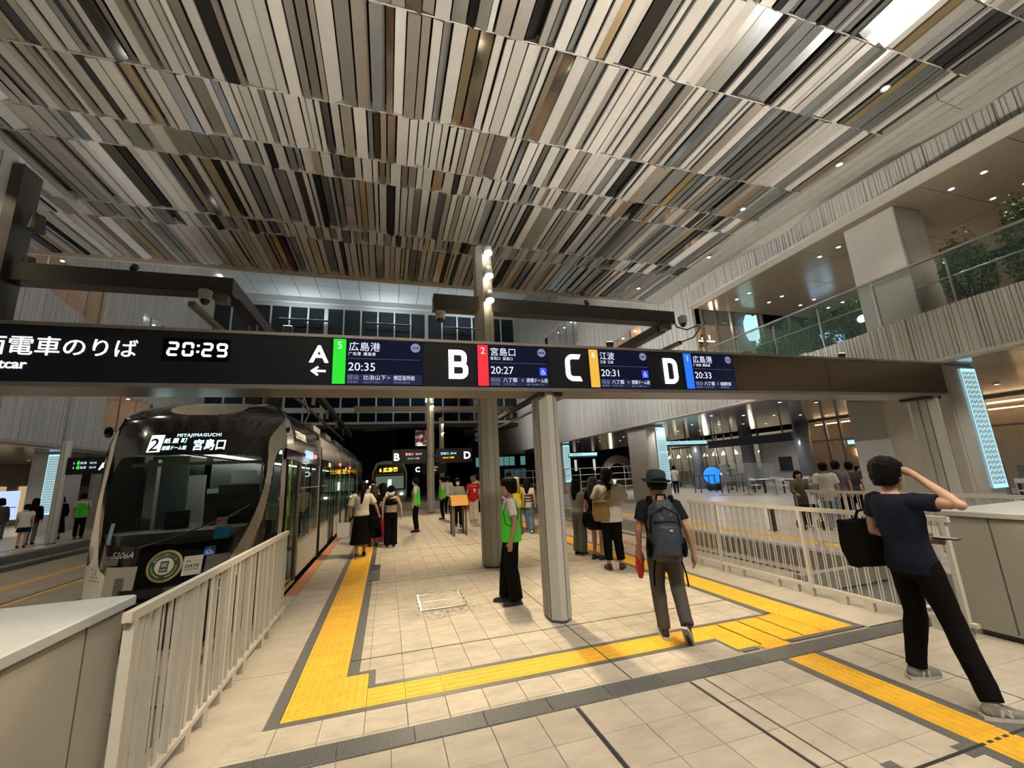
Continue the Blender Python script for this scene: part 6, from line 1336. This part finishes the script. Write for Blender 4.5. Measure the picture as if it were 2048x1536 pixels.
o, hd, hc, s = person('attendant in a green vest half hidden behind the masked man', (2.35,14.2), pi/2, 1.68, {}, white, 'shirt', black, 'trousers', shoeB, vox=.02); vest(o, green)
person('man in a white shirt and face mask near the distant tram', (-.35,12.2), pi, 1.68, {}, white, 'shirt', black, 'trousers', shoeB, vox=.02, face=True)
person('woman in a black dress with white sleeves behind the floral top', (.02,9.6), 0, 1.58, {}, white, 'long', black, 'dress', shoeB, vox=.018, hairk='long', hemz=1.0)
o, hd, hc, s = person('person with a blue backpack behind the floral top woman', (-.05,10.6), 0, 1.55, {}, black, 'tee', denim, 'trousers', shoeW, vox=.018)
t = thing('backpack', 'bright blue backpack left of the floral top woman', 'backpack', toworld(o, (0,-.18,.95))); b = MB(); loft(b, [(0,0,0,.14,.08),(0,0,.2,.15,.1),(0,0,.4,.1,.06)], 16); obj('pack_body', setmat(blob(b, .016, 2), mat('pack_blue', (.02,.06,.25), .5)), t, True); 
for sx in (-1,1): MB().tube([(sx*.08,.05,.38),(sx*.1,.14,.42),(sx*.12,.12,.1)], .014, 6).build('shoulder_strap', black, t, smooth=True, local=True)
t = thing('suitcase', 'dark red suitcase left of the floral top woman', 'suitcase', (-.02,9.0,0)); MB().bbox(-.2,.2,-.12,.12,.06,.6,.03).build('case_body', mat('case_red', (.25,.01,.04), .35), t, local=True); MB().tube([(-.1,-.1,.58),(-.1,-.1,.95),(.1,-.1,.95),(.1,-.1,.58)], .01, 6).build('trolley_handle', beam2_m, t, smooth=True, local=True)
for sx in (-.15,.15): MB().ell((sx,0,.03), (.02,.03,.03), 8).build('wheel', ind, t, local=True)
o, hd, hc, s = person('girl in a striped top and blue jeans leaning beside the right track', (4.12,8.2), -.5, 1.5, dict(kL=(-.05,.1,.5),aL=(-.02,.15,.085),aR=(.12,-.2,.1)), offw, 'tee', denim, 'wide', shoeW, vox=.015, hairk='long')
b = MB()
for z in (1.0,1.1,1.2): loft(b, [(0,0,z,.195,.15),(0,0,z+.02,.195,.15)], 20)
kid(o, 'shirt_stripes', b, black)
o, hd, hc, s = person('person in a yellow top and cream sun hat beyond the attendant', (3.72,8.0), .2, 1.56, {}, yell, 'tee', khaki, 'trousers', shoeB, vox=.016, hairk='long', hair=mat('hair_blond', (.35,.22,.1), .5)); b = MB().lathe([(.15,-.03),(.11,.0),(.1,.06),(.05,.09)], 20); q = b.build('sun_hat', cream, o, smooth=True, local=True); q.location = hd(0,-.01,.06)
person('tall man in a dark jacket behind the cream sun hat', (4.25,10.6), -.6, 1.72, {}, dgrey, 'long', black, 'trousers', shoeB, vox=.018, face=True)
person('man with dark hair partly hidden by the attendant head', (3.6,11.2), 0, 1.68, {}, dgrey, 'tee', black, 'trousers', shoeB, vox=.018)
# --- right concourse
wr_ = math.radians(120)
o, hd, hc, s = person('old woman in a khaki coat pushing a walker behind the right fence', (10.45,4.75), wr_+.5, 1.40, dict(eR=(.25,.1,1.12),wR=(.18,.32,1.02),hR=(0,1,-.2),eL=(-.25,.1,1.12),wL=(-.18,.32,1.02),hL=(0,1,-.2)), khaki, 'long', khaki, 'wide', shoeB, vox=.014, hairk='bob', face=True, lean=(0,.12), loose=.03, hemz=.62)
t = thing('walker', 'black wheeled walker pushed by the old woman', 'walker', toworld(o, (0,.42,0)), rz=wr_+.5)
for sx in (-.22,.22):
    MB().tube([(sx,-.1,.86),(sx,-.02,.84),(sx,.05,.4),(sx,.15,.1)], .016, 8).build('frame_tube', beam2_m, t, smooth=True, local=True); MB().tube([(sx,.05,.4),(sx,-.15,.1)], .014, 8).build('frame_tube', beam2_m, t, local=True); MB().tube([(sx,-.16,.86),(sx,-.04,.86)], .024, 8).build('hand_grip', ind, t, local=True)
    for y in (.15,-.15): MB().tube([(sx-.02,y,.1),(sx+.02,y,.1)], .1, 16).build('wheel', ind, t, local=True)
MB().bbox(-.2,.2,-.05,.16,.42,.6,.03).build('seat_bag', black, t, local=True)
person('man in a loose white shirt and jeans looking away beside the walker', (10.5,4.05), -math.radians(50), 1.58, {}, offw, 'blouse', denim, 'wide', shoeB, vox=.013, loose=.04, hemz=.74)
person('dark haired person in grey behind the loose white shirt man', (11.0,4.1), -math.radians(60), 1.6, {}, greyc, 'tee', black, 'trousers', shoeB, vox=.014, loose=.02)
person('third dark haired person right of the pair at the walker', (11.6,4.2), -math.radians(60), 1.56, {}, dgrey, 'tee', black, 'trousers', shoeB, vox=.016)
o, hd, hc, s = person('man in a white shirt and dark trousers walking with a briefcase in the concourse', (17.1,18.4), math.radians(-40), 1.66, dict(kL=(-.1,.12,.5),aL=(-.09,.18,.085),aR=(.09,-.22,.12)), white, 'shirt', navy, 'trousers', shoeB, vox=.02)
for sx, l in ((-.3,'left'),(.3,'right')): t = thing('briefcase', 'black briefcase in the %s hand of the man in the concourse' % l, 'bag', toworld(o, (sx,.05,.42)), rz=-.7); MB().bbox(-.06,.06,-.2,.2,0,.3,.02).build('case_body', ind, t, local=True); MB().tube([(0,-.06,.29),(0,-.04,.36),(0,.04,.36),(0,.06,.29)], .01, 6).build('case_handle', ind, t, smooth=True, local=True)
person('woman in a navy top and khaki skirt standing at the blue globe', (21.55,18.7), .3, 1.56, dict(eR=(.25,.1,1.15),wR=(.2,.3,1.2)), navy, 'tee', khaki, 'skirt', shoeB, vox=.02)
def sit(lab, x, y, rz, tp, hk): 
    p_ = dict(kL=(-.1,.42,.93),aL=(-.1,.42,.5),kR=(.1,.42,.93),aR=(.1,.42,.5),eR=(.25,.08,1.15),wR=(.18,.3,1.2),eL=(-.25,.08,1.15),wL=(-.18,.3,1.2))
    return person(lab, (x,y), rz, 1.62, p_, tp, 'tee', black, 'trousers', shoeB, vox=.02, hairk=hk, z=-.40, hemz=.88)
sit('person in an orange top sitting at a table by the cafe glass', 21.9, 9.6, .2, cloth('orange', (.5,.2,.08)), 'long'); sit('dark clothed person sitting at the table nearest the cafe glass', 22.1, 11.2, pi, black, 'bob')
# --- left platform queue
LP = [('person in a green vest and white shirt in the left queue',(-11.5,17.5),.4,1.7,white,'shirt',black,'trousers','short'),('person in a long black dress in the left queue',(-12.4,17.85),.6,1.62,black,'long',black,'dress','bob'),('person in a grey shirt and khaki trousers in the left queue',(-12.3,18.9),.2,1.68,lgrey,'tee',khaki,'trousers','short'),('person in a dark shirt and brown trousers next to the tram in the left queue',(-11.3,19.4),.2,1.72,navy,'tee',brownc,'trousers','short'),('tall person in black at the end of the left queue',(-11.8,21),0,1.75,black,'tee',black,'trousers','short'),('child in a loose white T-shirt and dark shorts on the left platform',(-11.9,15.4),.4,1.42,white,'tee',navy,'mini','short'),('person in dark clothes left of the child',(-12.9,15.8),.3,1.66,dgrey,'long',greyc,'trousers','bob'),('person in black with a backpack right behind the child',(-12.3,16.4),.2,1.6,black,'long',greyc,'trousers','long'),('person at the left picture edge in a brown top',(-13.0,15.0),0,1.7,brownc,'tee',brownc,'trousers','long')]
for k, (lab, l, r, H, tp, tk, bt, bkd, hk) in enumerate(LP):
    o, hd, hc, s = person(lab, l, r, H, {}, tp, tk, bt, bkd, shoeB, vox=.019, hairk=hk, z=.022, loose=.03 if k == 5 else 0)
    if k == 0: vest(o, green)
# ================================================================== ADDED FILL: UPLIGHTS AND WALL FLOODS TO BRIGHTEN CEILINGS AND WALLS
def fill_flood(x, y, z, to, e, lab, col=(1,.95,.87), sz=2.4):
    """added fill light: small projector head on a stirrup, aimed up or at a wall"""
    t = thing('fill_light', lab, 'light', (x,y,z)); d = (Vector(to)-Vector((x,y,z+.12))).normalized(); c = Vector((x,y,z+.12))
    MB().tube([c-d*.06, c+d*.05], [.05,.06], 12).build('lamp_body', beam_m, t); MB().tube([c+d*.05, c+d*.053], [.052,.052], 12).build('lamp_lens', glow('fill_lens', (1,.95,.87), 12.), t); MB().box(x-.03,x+.03,y-.03,y+.03,z,z+.08).build('stirrup', beam_m, t)
    spot('fill_beam', c+d*.08, to, e, col, sz, .8, .04, t)
for x, l, e in ((-4.6,'leftmost',290),(-1.0,'second',700),(3.2,'third',1050),(7.8,'rightmost',1500)): fill_flood(x, 1.25, SZ1+.015, (x,0.2,9.2), e, 'added upward fill light on top of the overhead sign, %s of four' % l, sz=2.6)
fill_flood(4.6, 4.42, 5.45, (4.6,7,9.2), 200, 'added upward fill light on the right cross beam'); fill_flood(-4.2, 4.42, 5.45, (-4.6,7.5,9.2), 100, 'added upward fill light on the left cross beam')
for y, l in ((7,'nearest'),(13,'second'),(20,'third'),(28,'farthest')):
    fill_flood(-2.74, y, 5.45, (-14,y+1,8.6), 620, 'added fill light on the left catenary beam aimed at the left wall, %s' % l, (.97,.98,1), 1.9); fill_flood(6.71, y, 5.22, (12.3,y+1,7.4), 1150, 'added fill light on the right catenary beam aimed at the right wall, %s' % l, (.98,.98,.97), 2.0)
for x, y, z, l in ((2.0,18.0,5.35,'near'),(4.3,30.0,6.4,'far')): fill_flood(x, y, z, (0,y+3,17.9), 1300, 'added upward fill light on the %s pillar beam' % l, (.9,.97,1), 2.4)

for m in bpy.data.materials:      # small lit faces are found by bounces; only larger glowing panels are sampled as lamps
    m.cycles.emission_sampling = 'FRONT_BACK' if m.name in ('led_edge','led_scale','tram_ceiling_light','cove_warm','globe_blue','board_blue') else 'NONE'
sc.collection.children.link(C)
